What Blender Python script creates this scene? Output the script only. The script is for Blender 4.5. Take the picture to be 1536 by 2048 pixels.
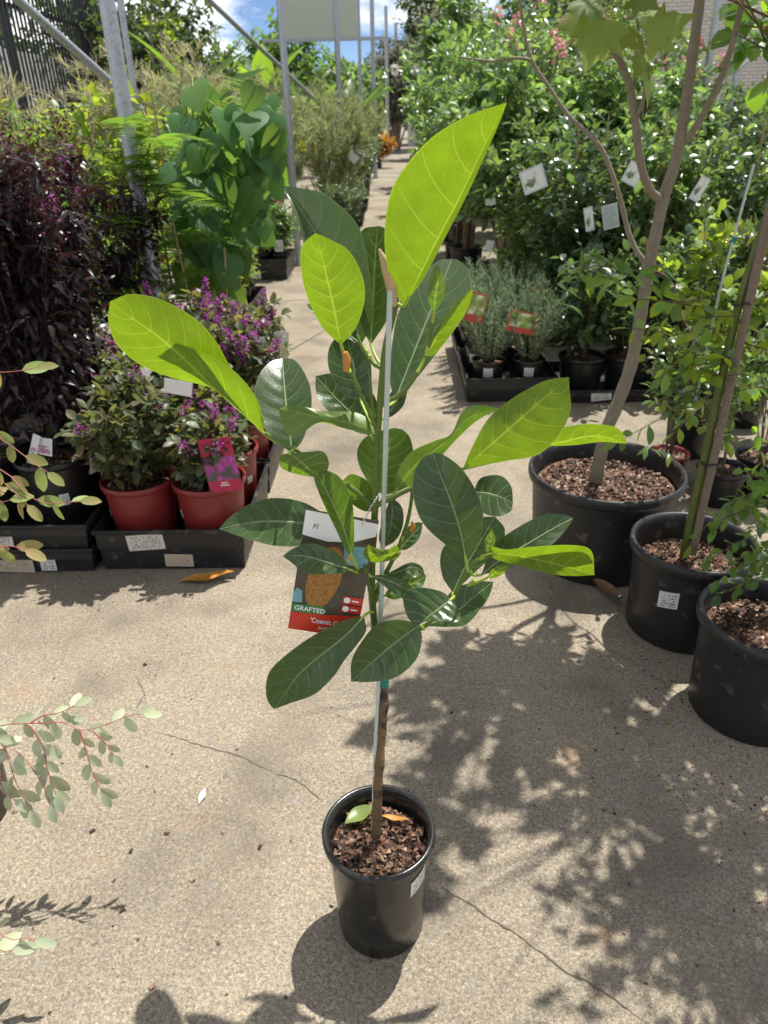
import bpy, math, random
import numpy as np
from mathutils import Vector, Matrix
PI = math.pi
rad = math.radians
SC = bpy.context.scene
COL = SC.collection
for o in list(bpy.data.objects):
    bpy.data.objects.remove(o)

# ------------------------------------------------------------------ camera
FPX, CX, CY, CAMH = 1467., 768., 1024., 1.4
PITCH, ROLL, YAW = rad(28.1), rad(-1.29), rad(1.2)
R3 = Matrix.Rotation(YAW, 3, 'Z') @ Matrix.Rotation(PI/2-PITCH, 3, 'X') @ Matrix.Rotation(ROLL, 3, 'Z')
cam = bpy.data.cameras.new('camera')
cam.sensor_fit = 'VERTICAL'; cam.sensor_height = 36.; cam.sensor_width = 27.
cam.lens = FPX/2048*36
cam.clip_start = .05; cam.clip_end = 2000
cam.dof.use_dof = True; cam.dof.focus_distance = 1.12; cam.dof.aperture_fstop = 8.0
co = bpy.data.objects.new('camera', cam); COL.objects.link(co)
co.matrix_world = Matrix.Translation((0, 0, CAMH)) @ R3.to_4x4()
SC.camera = co

# ------------------------------------------------------------------ light
SUN_EL, SUN_AZ = rad(67), rad(37)          # azimuth measured from +Y towards +X
SUN_DIR = Vector((math.cos(SUN_EL)*math.sin(SUN_AZ), math.cos(SUN_EL)*math.cos(SUN_AZ), math.sin(SUN_EL)))
world = bpy.data.worlds.new('World'); SC.world = world; world.use_nodes = True
wn = world.node_tree; wn.nodes.clear()
sky = wn.nodes.new('ShaderNodeTexSky'); sky.sky_type = 'NISHITA'; sky.sun_disc = False
sky.sun_elevation = SUN_EL; sky.sun_rotation = SUN_AZ
sky.altitude = 500; sky.air_density = .45; sky.dust_density = .0; sky.ozone_density = 2.5
tc = wn.nodes.new('ShaderNodeTexCoord')
mp = wn.nodes.new('ShaderNodeMapping'); mp.inputs['Scale'].default_value = (1, 1, 2.6); mp.inputs['Location'].default_value = (1.9, 1.1, .3)
cn = wn.nodes.new('ShaderNodeTexNoise'); cn.inputs['Scale'].default_value = 3.2; cn.inputs['Detail'].default_value = 7; cn.inputs['Roughness'].default_value = .55
cr = wn.nodes.new('ShaderNodeValToRGB'); cr.color_ramp.elements[0].position = .48; cr.color_ramp.elements[1].position = .60
mx = wn.nodes.new('ShaderNodeMix'); mx.data_type = 'RGBA'; mx.inputs[7].default_value = (14.5, 14.2, 13.8, 1)
bg = wn.nodes.new('ShaderNodeBackground'); bg.inputs['Strength'].default_value = .092
wo = wn.nodes.new('ShaderNodeOutputWorld')
L = wn.links.new
L(tc.outputs['Generated'], mp.inputs['Vector']); L(mp.outputs[0], cn.inputs['Vector']); L(cn.outputs['Fac'], cr.inputs['Fac'])
L(cr.outputs['Color'], mx.inputs[0]); L(sky.outputs['Color'], mx.inputs[6]); L(mx.outputs[2], bg.inputs['Color']); L(bg.outputs[0], wo.inputs['Surface'])
sun = bpy.data.lights.new('sun', 'SUN'); sun.energy = 5.0; sun.angle = rad(.55); sun.color = (1, .955, .88)
so = bpy.data.objects.new('sun', sun); COL.objects.link(so)
so.rotation_euler = (-SUN_DIR).to_track_quat('-Z', 'Y').to_euler()
so.location = (3, 4, 12)
SC.view_settings.view_transform = 'Standard'; SC.view_settings.look = 'None'
SC.view_settings.gamma = 1.0; SC.view_settings.use_curve_mapping = False
SC.view_settings.exposure = .60
try:
    SC.cycles.max_bounces = 6; SC.cycles.transmission_bounces = 4; SC.cycles.diffuse_bounces = 3; SC.cycles.glossy_bounces = 2
    SC.cycles.caustics_reflective = False; SC.cycles.caustics_refractive = False
except Exception:
    pass

# ------------------------------------------------------------------ pixels to places
CAM = Vector((0, 0, CAMH))
def ray(px, py): return R3 @ Vector(((px-CX)/FPX, -(py-CY)/FPX, -1.))
def G(px, py, z=0.):
    d = ray(px, py); return CAM + d*((z-CAMH)/d.z)
def P(px, py, Y):
    d = ray(px, py); return CAM + d*(Y/d.y)
def PD(px, py, depth): return CAM + ray(px, py)*depth

# ------------------------------------------------------------------ materials
class NT:
    def __init__(s, name):
        s.m = bpy.data.materials.new(name); s.m.use_nodes = True; s.t = s.m.node_tree; s.t.nodes.clear()
        s.out = s.t.nodes.new('ShaderNodeOutputMaterial')
    def n(s, typ, ins=None, **kw):
        nd = s.t.nodes.new('ShaderNode'+typ)
        for k, v in kw.items(): setattr(nd, k, v)
        for k, v in (ins or {}).items():
            if hasattr(v, 'is_output'): s.t.links.new(v, nd.inputs[k])
            else: nd.inputs[k].default_value = v
        return nd
    def math(s, op, a, b=0., c=None):
        d = {0: a, 1: b}
        if c is not None: d[2] = c
        return s.n('Math', d, operation=op).outputs[0]
    def mix(s, f, a, b, mode='MIX'):
        return s.n('Mix', {0: f, 6: a, 7: b}, data_type='RGBA', blend_type=mode).outputs[2]
    def ramp(s, f, stops, interp='LINEAR'):
        nd = s.n('ValToRGB', {0: f}); r = nd.color_ramp; r.interpolation = interp
        while len(r.elements) < len(stops): r.elements.new(.5)
        for e, (p, c) in zip(r.elements, stops):
            e.position = p; e.color = c if len(c) == 4 else (*c, 1)
        return nd.outputs[0]
    def noise(s, scale, detail=3, vec=None, rough=.5):
        d = {'Scale': scale, 'Detail': detail, 'Roughness': rough}
        if vec is not None: d['Vector'] = vec
        return s.n('TexNoise', d)
    def done(s, shader):
        s.t.links.new(shader, s.out.inputs['Surface']); return s.m
def c4(c): return (*c, 1)

def leafmat(name, top, back, trans, rough=.38, tmix=.42, var=.3, spec=.5, yellow=(.32, .30, .03), ymix=.12, objrand=False, mottle=0., vein=None):
    m = NT(name)
    if objrand: r = m.n('ObjectInfo').outputs['Random']
    else: r = m.n('Attribute', attribute_name='rnd').outputs['Fac']
    geo = m.n('NewGeometry')
    base = m.mix(geo.outputs['Backfacing'], c4(top), c4(back))
    f2 = m.math('FRACT', m.math('MULTIPLY', r, 7.31))
    yf = m.math('MULTIPLY', m.math('POWER', f2, 3.), ymix*2.2)
    base = m.mix(yf, base, c4(yellow))
    val = m.math('ADD', m.math('MULTIPLY', r, 2*var), 1-var)
    if mottle:
        tcn = m.n('TexCoord')
        nz = m.noise(35., 4, tcn.outputs['Object'])
        val = m.math('MULTIPLY', val, m.math('ADD', m.math('MULTIPLY', nz.outputs['Fac'], mottle*2), 1-mottle))
    vc = m.n('CombineColor', {0: val, 1: val, 2: val}).outputs[0]
    base = m.mix(1., base, vc, 'MULTIPLY')
    tr = m.mix(yf, c4(trans), c4((.6, .5, .03)))
    tr = m.mix(1., tr, vc, 'MULTIPLY')
    if vein:        # side veins follow the leaf's own length (u) and width (v) coordinates
        uv = m.n('SeparateXYZ', {0: m.n('TexCoord').outputs['UV']})
        av = m.math('ABSOLUTE', m.math('SUBTRACT', m.math('MULTIPLY', uv.outputs[1], 2.), 1.))
        nvn = m.n('Attribute', attribute_name='vein_count', attribute_type='OBJECT').outputs['Fac']
        lnn = m.n('Attribute', attribute_name='leaf_length', attribute_type='OBJECT').outputs['Fac']
        wdn = m.n('Attribute', attribute_name='leaf_half_width', attribute_type='OBJECT').outputs['Fac']
        tt_ = m.math('DIVIDE', m.math('SUBTRACT', m.math('SUBTRACT', uv.outputs[0], .02), m.math('MULTIPLY', m.math('POWER', av, 1.4), .15)), .94)
        fr_ = m.math('ABSOLUTE', m.math('SUBTRACT', m.math('FRACT', m.math('ADD', m.math('MULTIPLY', tt_, nvn), .5)), .5))
        dist = m.math('MULTIPLY', m.math('DIVIDE', fr_, nvn), lnn)
        wv = m.math('SUBTRACT', .00070, m.math('MULTIPLY', av, .00035))
        k1 = m.math('SUBTRACT', 1., m.n('MapRange', {0: dist, 1: m.math('MULTIPLY', wv, .5), 2: m.math('MULTIPLY', wv, 1.5), 3: 0., 4: 1.}).outputs[0])
        k1 = m.math('MULTIPLY', k1, m.math('LESS_THAN', av, .94))
        dm = m.math('MULTIPLY', av, wdn)
        k2 = m.math('LESS_THAN', dm, m.math('SUBTRACT', .0028, m.math('MULTIPLY', uv.outputs[0], .0022)))
        ve = m.math('MAXIMUM', k1, k2)
        edge = m.math('GREATER_THAN', av, .975)
        ve = m.math('MAXIMUM', ve, m.math('MULTIPLY', edge, .6))
        net = m.n('TexVoronoi', {'Vector': m.n('TexCoord').outputs['Object'], 'Scale': 210.}, feature='DISTANCE_TO_EDGE').outputs['Distance']
        net2 = m.n('TexVoronoi', {'Vector': m.n('TexCoord').outputs['Object'], 'Scale': 75.}, feature='DISTANCE_TO_EDGE').outputs['Distance']
        nk = m.math('MAXIMUM', m.math('MULTIPLY', m.math('LESS_THAN', net, .07), .14), m.math('MULTIPLY', m.math('LESS_THAN', net2, .022), .22))
        ve = m.math('MAXIMUM', ve, nk)
        base = m.mix(m.math('MULTIPLY', ve, .82), base, c4(vein[0])); tr = m.mix(m.math('MULTIPLY', ve, .55), tr, c4(vein[1]))
    p = m.n('BsdfPrincipled', {'Base Color': base, 'Roughness': rough, 'Specular IOR Level': spec})
    if mottle:
        nb = m.noise(420., 3, tcn.outputs['Object'])
        bp = m.n('Bump', {'Height': nb.outputs['Fac'], 'Strength': .12, 'Distance': .002})
        m.t.links.new(bp.outputs[0], p.inputs['Normal'])
    t = m.n('BsdfTranslucent', {'Color': tr})
    return m.done(m.n('MixShader', {0: tmix, 1: p.outputs[0], 2: t.outputs[0]}).outputs[0])

def plain(name, col, rough=.5, metal=0., var=.15, scale=12., bump=0., bscale=200., spec=.5, spots=None):
    m = NT(name); tcn = m.n('TexCoord').outputs['Object']
    nz = m.noise(scale, 4, tcn).outputs['Fac']
    c = m.mix(nz, c4([x*(1-var) for x in col]), c4([min(1, x*(1+var)) for x in col]))
    if spots:
        s = m.ramp(m.noise(spots[1], 3, tcn).outputs['Fac'], [(spots[2], (0, 0, 0)), (spots[2]+.08, (1, 1, 1))])
        c = m.mix(s, c, c4(spots[0]))
    rr = m.math('ADD', m.math('MULTIPLY', m.noise(scale*2.3, 3, tcn).outputs['Fac'], .25), rough-.12)
    p = m.n('BsdfPrincipled', {'Base Color': c, 'Roughness': rr, 'Metallic': metal, 'Specular IOR Level': spec})
    if bump:
        b = m.n('Bump', {'Height': m.noise(bscale, 4, tcn).outputs['Fac'], 'Strength': bump, 'Distance': .01})
        m.t.links.new(b.outputs[0], p.inputs['Normal'])
    return m.done(p.outputs[0])

def concrete():
    m = NT('concrete'); v = m.n('TexCoord').outputs['Object']
    big = m.noise(1.1, 6, v, .6).outputs['Fac']; mid = m.noise(9., 5, v).outputs['Fac']
    c = m.mix(m.ramp(big, [(.42, (0, 0, 0)), (.60, (1, 1, 1))]), c4((.275, .236, .178)), c4((.165, .143, .113)))
    c = m.mix(m.math('MULTIPLY', mid, .5), c, c4((.38, .335, .26)))
    vor = m.n('TexVoronoi', {'Vector': v, 'Scale': 300., 'Randomness': 1.})
    sep = m.n('SeparateColor', {0: vor.outputs['Color']})
    grain = m.ramp(sep.outputs[0], [(0, (.55, .53, .50)), (.45, (.97, .97, .97)), (.86, (1.12, 1.1, 1.06)), (1, (1.6, 1.57, 1.5))])
    c = m.mix(.75, c, grain, 'MULTIPLY')
    c = m.mix(.7, c, m.ramp(m.noise(120., 5, v, .7).outputs['Fac'], [(.3, (.42, .40, .38)), (.7, (1.55, 1.55, 1.55))]), 'MULTIPLY')
    fine = m.noise(520., 2, v).outputs['Fac']
    c = m.mix(.55, c, m.ramp(fine, [(.3, (.5, .5, .5)), (.7, (1.35, 1.35, 1.35))]), 'MULTIPLY')
    v2 = m.n('TexVoronoi', {'Vector': m.n('VectorMath', {0: v, 1: m.n('VectorMath', {0: m.noise(45., 3, v).outputs['Color'], 1: (.03, .03, .03)}, operation='MULTIPLY').outputs[0]}, operation='ADD').outputs[0], 'Scale': 42., 'Randomness': 1.})
    s2 = m.n('SeparateColor', {0: v2.outputs['Color']})
    st = m.math('MULTIPLY', m.math('LESS_THAN', v2.outputs['Distance'], m.math('MULTIPLY', s2.outputs[1], .42)), m.math('GREATER_THAN', s2.outputs[0], .62))
    st = m.math('MULTIPLY', st, m.ramp(m.noise(2.2, 2, v).outputs['Fac'], [(.36, (.1, .1, .1)), (.55, (.9, .9, .9))]))
    c = m.mix(st, c, m.mix(s2.outputs[2], c4((.135, .13, .125)), c4((.27, .245, .21))))
    stain = m.ramp(m.noise(3.1, 6, m.n('VectorMath', {0: v, 1: (5, 3, 0)}, operation='ADD').outputs[0]).outputs['Fac'], [(.52, (0, 0, 0)), (.70, (1, 1, 1))])
    c = m.mix(m.math('MULTIPLY', stain, .6), c, c4((.12, .10, .08)))
    rust = m.ramp(m.noise(4.7, 5, m.n('VectorMath', {0: v, 1: (1, 9, 0)}, operation='ADD').outputs[0]).outputs['Fac'], [(.62, (0, 0, 0)), (.78, (1, 1, 1))])
    c = m.mix(m.math('MULTIPLY', rust, .4), c, c4((.33, .17, .08)))
    p = m.n('BsdfPrincipled', {'Base Color': c, 'Roughness': .85, 'Specular IOR Level': .25})
    hgt = m.math('ADD', m.math('MULTIPLY', vor.outputs['Distance'], -.6), m.math('MULTIPLY', fine, .8))
    hgt = m.math('ADD', hgt, m.math('MULTIPLY', mid, .6))
    b = m.n('Bump', {'Height': hgt, 'Strength': .55, 'Distance': .003})
    m.t.links.new(b.outputs[0], p.inputs['Normal'])
    return m.done(p.outputs[0])

def soilmat():
    m = NT('bark_soil'); v = m.n('TexCoord').outputs['Object']
    r = m.n('Attribute', attribute_name='rnd').outputs['Fac']
    vo = m.n('TexVoronoi', {'Vector': v, 'Scale': 95.}); s = m.n('SeparateColor', {0: vo.outputs['Color']})
    f = m.math('FRACT', m.math('ADD', s.outputs[0], r))
    c = m.ramp(f, [(0, (.015, .010, .008)), (.3, (.05, .027, .018)), (.6, (.12, .058, .036)), (.86, (.21, .11, .068)), (1, (.36, .28, .2))])
    p = m.n('BsdfPrincipled', {'Base Color': c, 'Roughness': .85})
    b = m.n('Bump', {'Height': vo.outputs['Distance'], 'Strength': .8, 'Distance': .008})
    m.t.links.new(b.outputs[0], p.inputs['Normal'])
    return m.done(p.outputs[0])

def printmat(name, paper, ink, rows=6., cols=22., dens=.5, margin=.1):
    m = NT(name); uv = m.n('SeparateXYZ', {0: m.n('TexCoord').outputs['UV']})
    u, v = uv.outputs[0], uv.outputs[1]
    row = m.math('FLOOR', m.math('MULTIPLY', v, rows))
    inrow = m.math('GREATER_THAN', m.math('FRACT', m.math('MULTIPLY', v, rows)), .45)
    vec = m.n('CombineXYZ', {0: m.math('FLOOR', m.math('MULTIPLY', u, cols)), 1: row, 2: 0.}).outputs[0]
    wnz = m.n('TexWhiteNoise', {'Vector': vec}, noise_dimensions='3D').outputs['Value']
    k = m.math('MULTIPLY', inrow, m.math('LESS_THAN', wnz, dens))
    for a in (u, v):
        k = m.math('MULTIPLY', k, m.math('LESS_THAN', m.math('ABSOLUTE', m.math('SUBTRACT', a, .5)), .5-margin))
    o = m.n('TexCoord').outputs['Object']
    pc = m.mix(m.noise(40., 4, o).outputs['Fac'], c4([x*.82 for x in paper]), c4(paper))
    c = m.mix(m.math('MULTIPLY', k, .8), pc, c4(ink))
    return m.done(m.n('BsdfPrincipled', {'Base Color': c, 'Roughness': .45}).outputs[0])

def photocard(name, stops, scale=4., edge=(.8, .8, .78), border=.07, top=None, topcol=None, bot=None, botcol=None):
    """a printed card: border, picture of blobs, optional coloured bands"""
    m = NT(name); tc_ = m.n('TexCoord').outputs['UV']; uv = m.n('SeparateXYZ', {0: tc_}); u, v = uv.outputs[0], uv.outputs[1]
    vo = m.n('TexVoronoi', {'Vector': tc_, 'Scale': scale}, feature='SMOOTH_F1')
    nz = m.noise(scale*2.5, 4, tc_).outputs['Fac']
    c = m.ramp(m.math('ADD', m.math('MULTIPLY', vo.outputs['Distance'], .85), m.math('MULTIPLY', m.math('SUBTRACT', nz, .5), .5)), stops)
    k = None
    for a in (u, v):
        q = m.math('LESS_THAN', m.math('ABSOLUTE', m.math('SUBTRACT', a, .5)), .5-border)
        k = q if k is None else m.math('MULTIPLY', k, q)
    c = m.mix(k, c4(edge), c)
    if top: c = m.mix(m.math('GREATER_THAN', v, 1-top), c, c4(topcol))
    if bot: c = m.mix(m.math('LESS_THAN', v, bot), c, c4(botcol))
    return m.done(m.n('BsdfPrincipled', {'Base Color': c, 'Roughness': .35}).outputs[0])

def brickmat():
    m = NT('cream_brick'); v = m.n('TexCoord').outputs['Object']
    sp = m.n('SeparateXYZ', {0: v}); vec = m.n('CombineXYZ', {0: m.math('ADD', sp.outputs[0], sp.outputs[1]), 1: sp.outputs[2], 2: 0.}).outputs[0]
    b = m.n('TexBrick', {'Vector': vec, 'Color1': (.58, .54, .47, 1), 'Color2': (.66, .62, .55, 1), 'Mortar': (.36, .34, .31, 1), 'Scale': 1., 'Mortar Size': .012, 'Brick Width': .24, 'Row Height': .086, 'Bias': -.2})
    c = m.mix(.4, b.outputs['Color'], m.ramp(m.noise(1.2, 4, v).outputs['Fac'], [(.3, (.75, .74, .72)), (.7, (1, 1, 1))]), 'MULTIPLY')
    p = m.n('BsdfPrincipled', {'Base Color': c, 'Roughness': .85})
    bp = m.n('Bump', {'Height': b.outputs['Fac'], 'Strength': .5, 'Distance': -.01}); m.t.links.new(bp.outputs[0], p.inputs['Normal'])
    return m.done(p.outputs[0])

M = {}
M['concrete'] = concrete(); M['soil'] = soilmat(); M['brick'] = brickmat()
M['blackplastic'] = plain('black_plastic', (.012, .012, .013), .30, var=.35, scale=20, spec=.5, bump=.04, bscale=60)
M['heropot'] = plain('black_pot_plastic', (.014, .014, .014), .24, var=.3, scale=14, spec=.55, bump=.03, bscale=40, spots=((.045, .04, .034), 30., .66))
M['dustyplastic'] = plain('dusty_black_plastic', (.016, .016, .017), .42, var=.4, scale=9, spec=.45, bump=.05, bscale=80, spots=((.07, .062, .052), 22., .60))
M['redplastic'] = plain('terracotta_red_plastic', (.20, .022, .020), .38, var=.15, scale=8, bump=.04, bscale=60, spots=((.16, .06, .045), 16., .64))
M['galv'] = plain('galvanised_steel', (.42, .44, .46), .45, metal=.55, var=.22, scale=26, bump=.05, bscale=90, spots=((.30, .31, .33), 55., .58))
M['darksteel'] = plain('dark_painted_steel', (.03, .032, .035), .5, var=.2)
M['crack'] = plain('crack_dirt', (.085, .07, .055), .95, var=.4, scale=30)
M['joint'] = plain('joint_dirt', (.085, .075, .06), .95, var=.4, scale=14)
M['stake'] = plain('pale_plastic_stake', (.47, .55, .50), .4, var=.06)
M['bamboo'] = plain('bamboo_cane', (.36, .24, .12), .5, var=.3, scale=40)
M['timber'] = plain('weathered_timber', (.20, .15, .115), .8, var=.3, scale=60, bump=.3, bscale=120)
M['bark'] = plain('grey_bark', (.22, .187, .135), .8, var=.3, scale=45, bump=.35, bscale=140, spots=((.26, .22, .17), 30., .60))
M['herobark'] = plain('brown_bark', (.165, .098, .045), .75, var=.6, scale=45, bump=.7, bscale=190, spots=((.04, .028, .02), 24., .56))
M['twig'] = plain('brown_twig', (.12, .08, .05), .8, var=.3)
M['darktwig'] = plain('dark_twig', (.045, .025, .022), .7, var=.3)
M['greenstem'] = plain('green_stem', (.095, .15, .022), .42, var=.3, scale=30)
M['greencane'] = plain('olive_green_stem', (.10, .125, .025), .5, var=.35, scale=25, bump=.15, bscale=80)
M['petiole'] = plain('petiole_green', (.30, .42, .05), .4, var=.15)
M['redstem'] = plain('pink_red_stem', (.36, .09, .09), .5, var=.2)
M['greentape'] = plain('green_tape', (.0, .17, .12), .4, var=.1)
M['blacktie'] = plain('black_tie', (.015, .015, .015), .5)
M['wire'] = plain('white_wire', (.62, .62, .58), .4, var=.05)
M['white'] = plain('white_plastic', (.74, .74, .71), .4, var=.06, scale=20)
M['sticker'] = printmat('price_sticker', (.72, .72, .70), (.06, .06, .07), 6., 18., .55)
M['sticker2'] = printmat('worn_label', (.62, .60, .55), (.12, .11, .1), 7., 26., .45)
M['papertan'] = printmat('tan_label', (.52, .43, .32), (.2, .15, .1), 7., 30., .35)
M['infocard'] = printmat('care_card', (.55, .60, .55), (.2, .26, .22), 16., 30., .6)
M['camcard'] = photocard('camellia_card', [(0, (.86, .85, .78)), (.50, (.8, .79, .7)), (.58, (.14, .2, .10)), (1, (.05, .09, .04))], 2.2, (.62, .66, .68), .09)
M['roscard'] = photocard('rosemary_card', [(0, (.10, .2, .05)), (.4, (.32, .42, .10)), (.55, (.75, .78, .6)), (1, (.8, .8, .72))], 3.5, (.55, .10, .05), .06, None, None, .26, (.50, .07, .05))
M['pinkcard'] = photocard('crepe_card', [(0, (.55, .10, .42)), (.3, (.36, .05, .26)), (.45, (.07, .08, .07)), (1, (.03, .05, .03))], 5., (.42, .015, .07), .0, .34, (.42, .015, .07), .22, (.42, .015, .07))
M['lilaccard'] = photocard('lilac_card', [(0, (.5, .2, .4)), (.35, (.3, .12, .25)), (.5, (.5, .52, .55)), (1, (.6, .62, .65))], 4., (.62, .63, .66), .1, .45, (.6, .62, .66))
M['pinkflowercard'] = photocard('pink_card', [(0, (.75, .2, .4)), (.4, (.7, .4, .5)), (.6, (.75, .62, .62)), (1, (.7, .65, .62))], 3.5, (.72, .5, .55), .08)
M['cream'] = plain('cream_panel', (.50, .52, .42), .6, var=.05, scale=3)
M['greywall'] = plain('pale_render', (.5, .49, .47), .8, var=.15, scale=5)
M['orange'] = plain('orange_leaf', (.42, .19, .03), .55, var=.35, scale=50)
M['tanbud'] = plain('tan_bud_sheath', (.52, .36, .19), .5, var=.2, scale=80)
M['brownleaf'] = plain('brown_leaf', (.24, .13, .07), .6, var=.3, scale=40)
M['tag_back'] = plain('tag_photo_dark', (.07, .06, .045), .3, var=.8, scale=30)
M['tag_red'] = plain('tag_red', (.56, .035, .018), .3, var=.03)
M['tag_green'] = plain('tag_green', (.035, .20, .05), .3, var=.03)
M['tag_white'] = plain('tag_white', (.80, .81, .80), .3, var=.02)
M['tag_blue'] = plain('tag_blue', (.16, .38, .44), .3, var=.4, scale=60)
M['ink'] = plain('black_ink', (.02, .02, .02), .4)
M['rubber'] = plain('dark_seed', (.03, .02, .018), .7, var=.5)
def fruitmat():
    m = NT('printed_fruit'); v = m.n('TexCoord').outputs['Object']
    vo = m.n('TexVoronoi', {'Vector': v, 'Scale': 340., 'Randomness': .5})
    c = m.ramp(vo.outputs['Distance'], [(0, (.50, .27, .06)), (.45, (.36, .17, .03)), (.8, (.13, .055, .012))])
    return m.done(m.n('BsdfPrincipled', {'Base Color': c, 'Roughness': .3}).outputs[0])
M['tag_fruit'] = fruitmat()
# leaves: top, underside, light coming through
M['jack_old'] = leafmat('jackfruit_leaf_dark', (0.032, 0.066, 0.019), (0.085, 0.135, 0.05), (0.1, 0.22, 0.014), .27, .26, .12, .55, ymix=0, objrand=True, mottle=.26, vein=((.17, .225, .105), (.20, .33, .05)))
M['jack_mid'] = leafmat('jackfruit_leaf_green', (0.04, 0.1, 0.014), (0.13, 0.21, 0.05), (0.16, 0.3, 0.008), .34, .45, .12, .5, ymix=0, objrand=True, mottle=.24, vein=((.30, .40, .12), (.34, .50, .06)))
M['jack_young'] = leafmat('jackfruit_leaf_young', (0.09, 0.165, 0.01), (0.14, 0.225, 0.028), (0.195, 0.315, 0.003), .42, .60, .08, .45, ymix=0, objrand=True, mottle=.26, vein=((.36, .46, .10), (.44, .60, .05)))
M['vein_old'] = plain('vein_pale_green', (.20, .27, .12), .4, var=.1)
M['vein_young'] = leafmat('vein_yellow_green', (.30, .42, .06), (.34, .46, .08), (.60, .78, .03), .4, .6, .05, .4, ymix=0)
M['crape_dark'] = leafmat('purple_black_leaf', (0.017, 0.01, 0.012), (0.036, 0.019, 0.021), (0.06, 0.016, 0.018), .36, .2, .5, .5, yellow=(.05, .02, .02), ymix=.06)
M['crape_green'] = leafmat('grey_green_leaf', (0.079, 0.109, 0.060), (0.203, 0.218, 0.140), (0.265, 0.343, 0.070), .42, .3, .35, .45, yellow=(.16, .07, .04), ymix=.28)
M['petal'] = leafmat('magenta_petal', (.36, .05, .36), (.38, .08, .38), (.5, .1, .5), .6, .4, .45, .2, yellow=(.5, .12, .3), ymix=.3)
M['budred'] = leafmat('dull_red_bud', (0.075, 0.022, 0.032), (0.09, 0.026, 0.036), (0.1, 0.026, 0.03), .6, .2, .5, .2, yellow=(.26, .06, .16), ymix=.2)
M['pinkpetal'] = leafmat('pink_petal', (.68, .22, .28), (.68, .25, .30), (.8, .35, .4), .6, .4, .3, .2, ymix=0)
M['whitepetal'] = leafmat('white_petal', (.72, .70, .68), (.7, .7, .68), (.8, .78, .74), .6, .35, .15, .2, ymix=0)
M['camellia'] = leafmat('camellia_leaf', (0.043, 0.079, 0.041), (0.132, 0.180, 0.090), (0.180, 0.324, 0.060), .24, .28, .4, .6, ymix=.05)
M['camelliaL'] = leafmat('camellia_leaf_light', (0.074, 0.138, 0.054), (0.180, 0.252, 0.108), (0.300, 0.480, 0.096), .27, .36, .4, .55, ymix=.10)
M['broad'] = leafmat('broad_leaf', (0.082, 0.162, 0.066), (0.180, 0.264, 0.120), (0.300, 0.504, 0.096), .33, .36, .4, .5, ymix=.07)
M['lime'] = leafmat('lime_leaf', (0.098, 0.182, 0.033), (0.195, 0.286, 0.078), (0.429, 0.611, 0.046), .4, .42, .35, .4, ymix=.25)
M['heart'] = leafmat('heart_leaf', (0.06, 0.15, 0.055), (0.14, 0.23, 0.11), (0.26, 0.47, 0.06), .5, .40, .3, .3, objrand=True, ymix=.06, mottle=.12)
M['fern'] = leafmat('fern_leaf', (0.06, 0.14, 0.04), (0.12, 0.2, 0.075), (0.22, 0.42, 0.045), .5, .4, .3, .3, ymix=.12)
M['khaki'] = leafmat('khaki_leaf', (0.221, 0.260, 0.143), (0.299, 0.325, 0.208), (0.403, 0.468, 0.195), .6, .38, .45, .3, yellow=(.34, .33, .16), ymix=.2)
M['straw'] = leafmat('straw_blade', (0.351, 0.351, 0.221), (0.403, 0.390, 0.260), (0.520, 0.507, 0.286), .6, .35, .4, .3, yellow=(.40, .34, .19), ymix=.25)
M['rosemary'] = leafmat('rosemary_leaf', (0.15, 0.215, 0.135), (0.3, 0.36, 0.25), (0.26, 0.37, 0.18), .55, .28, .35, .3, ymix=.03)
M['banana'] = leafmat('banana_leaf', (.05, .13, .028), (.13, .21, .08), (.32, .55, .04), .36, .45, .25, .45, objrand=True, ymix=.06)
M['plane'] = leafmat('lobed_leaf', (0.075, 0.13, 0.04), (0.19, 0.25, 0.11), (0.46, 0.6, 0.12), .5, .55, .25, .35, objrand=True, ymix=.10, mottle=.15)
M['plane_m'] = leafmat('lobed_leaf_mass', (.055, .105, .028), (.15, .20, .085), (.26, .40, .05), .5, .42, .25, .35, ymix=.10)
M['shrub'] = leafmat('shrub_leaf', (0.046, 0.117, 0.034), (0.106, 0.175, 0.062), (0.336, 0.600, 0.030), .32, .40, .35, .5, objrand=True, ymix=.10)
M['shrubl'] = leafmat('shrub_leaf_lime', (.10, .17, .02), (.16, .24, .05), (.52, .68, .02), .36, .5, .3, .45, objrand=True, ymix=.15)
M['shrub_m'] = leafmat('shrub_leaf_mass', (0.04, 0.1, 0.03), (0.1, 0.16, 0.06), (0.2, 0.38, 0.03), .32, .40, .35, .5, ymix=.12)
M['snow'] = leafmat('variegated_leaf', (0.5, 0.56, 0.38), (0.52, 0.56, 0.42), (0.5, 0.56, 0.32), .5, .30, .15, .35, objrand=True, yellow=(.3, .36, .2), ymix=.25, mottle=.22)
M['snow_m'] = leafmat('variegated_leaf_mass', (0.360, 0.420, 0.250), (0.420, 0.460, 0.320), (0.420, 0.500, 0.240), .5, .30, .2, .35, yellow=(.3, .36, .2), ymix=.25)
M['snowg'] = leafmat('green_pink_leaf', (.20, .28, .09), (.28, .31, .16), (.42, .48, .12), .5, .4, .25, .35, objrand=True, yellow=(.42, .22, .16), ymix=.35, mottle=.25)
M['treedark'] = leafmat('far_tree_leaf', (0.039, 0.075, 0.029), (0.065, 0.104, 0.046), (0.130, 0.221, 0.039), .5, .3, .4, .4, ymix=.06)
M['greyleaf'] = leafmat('grey_green_far_leaf', (.12, .14, .11), (.17, .18, .15), (.18, .2, .12), .6, .3, .4, .3, ymix=.05)
M['orangeleaf'] = leafmat('orange_red_leaf', (.35, .10, .02), (.35, .14, .03), (.6, .25, .02), .5, .4, .5, .3, yellow=(.5, .38, .03), ymix=.6)
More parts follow.
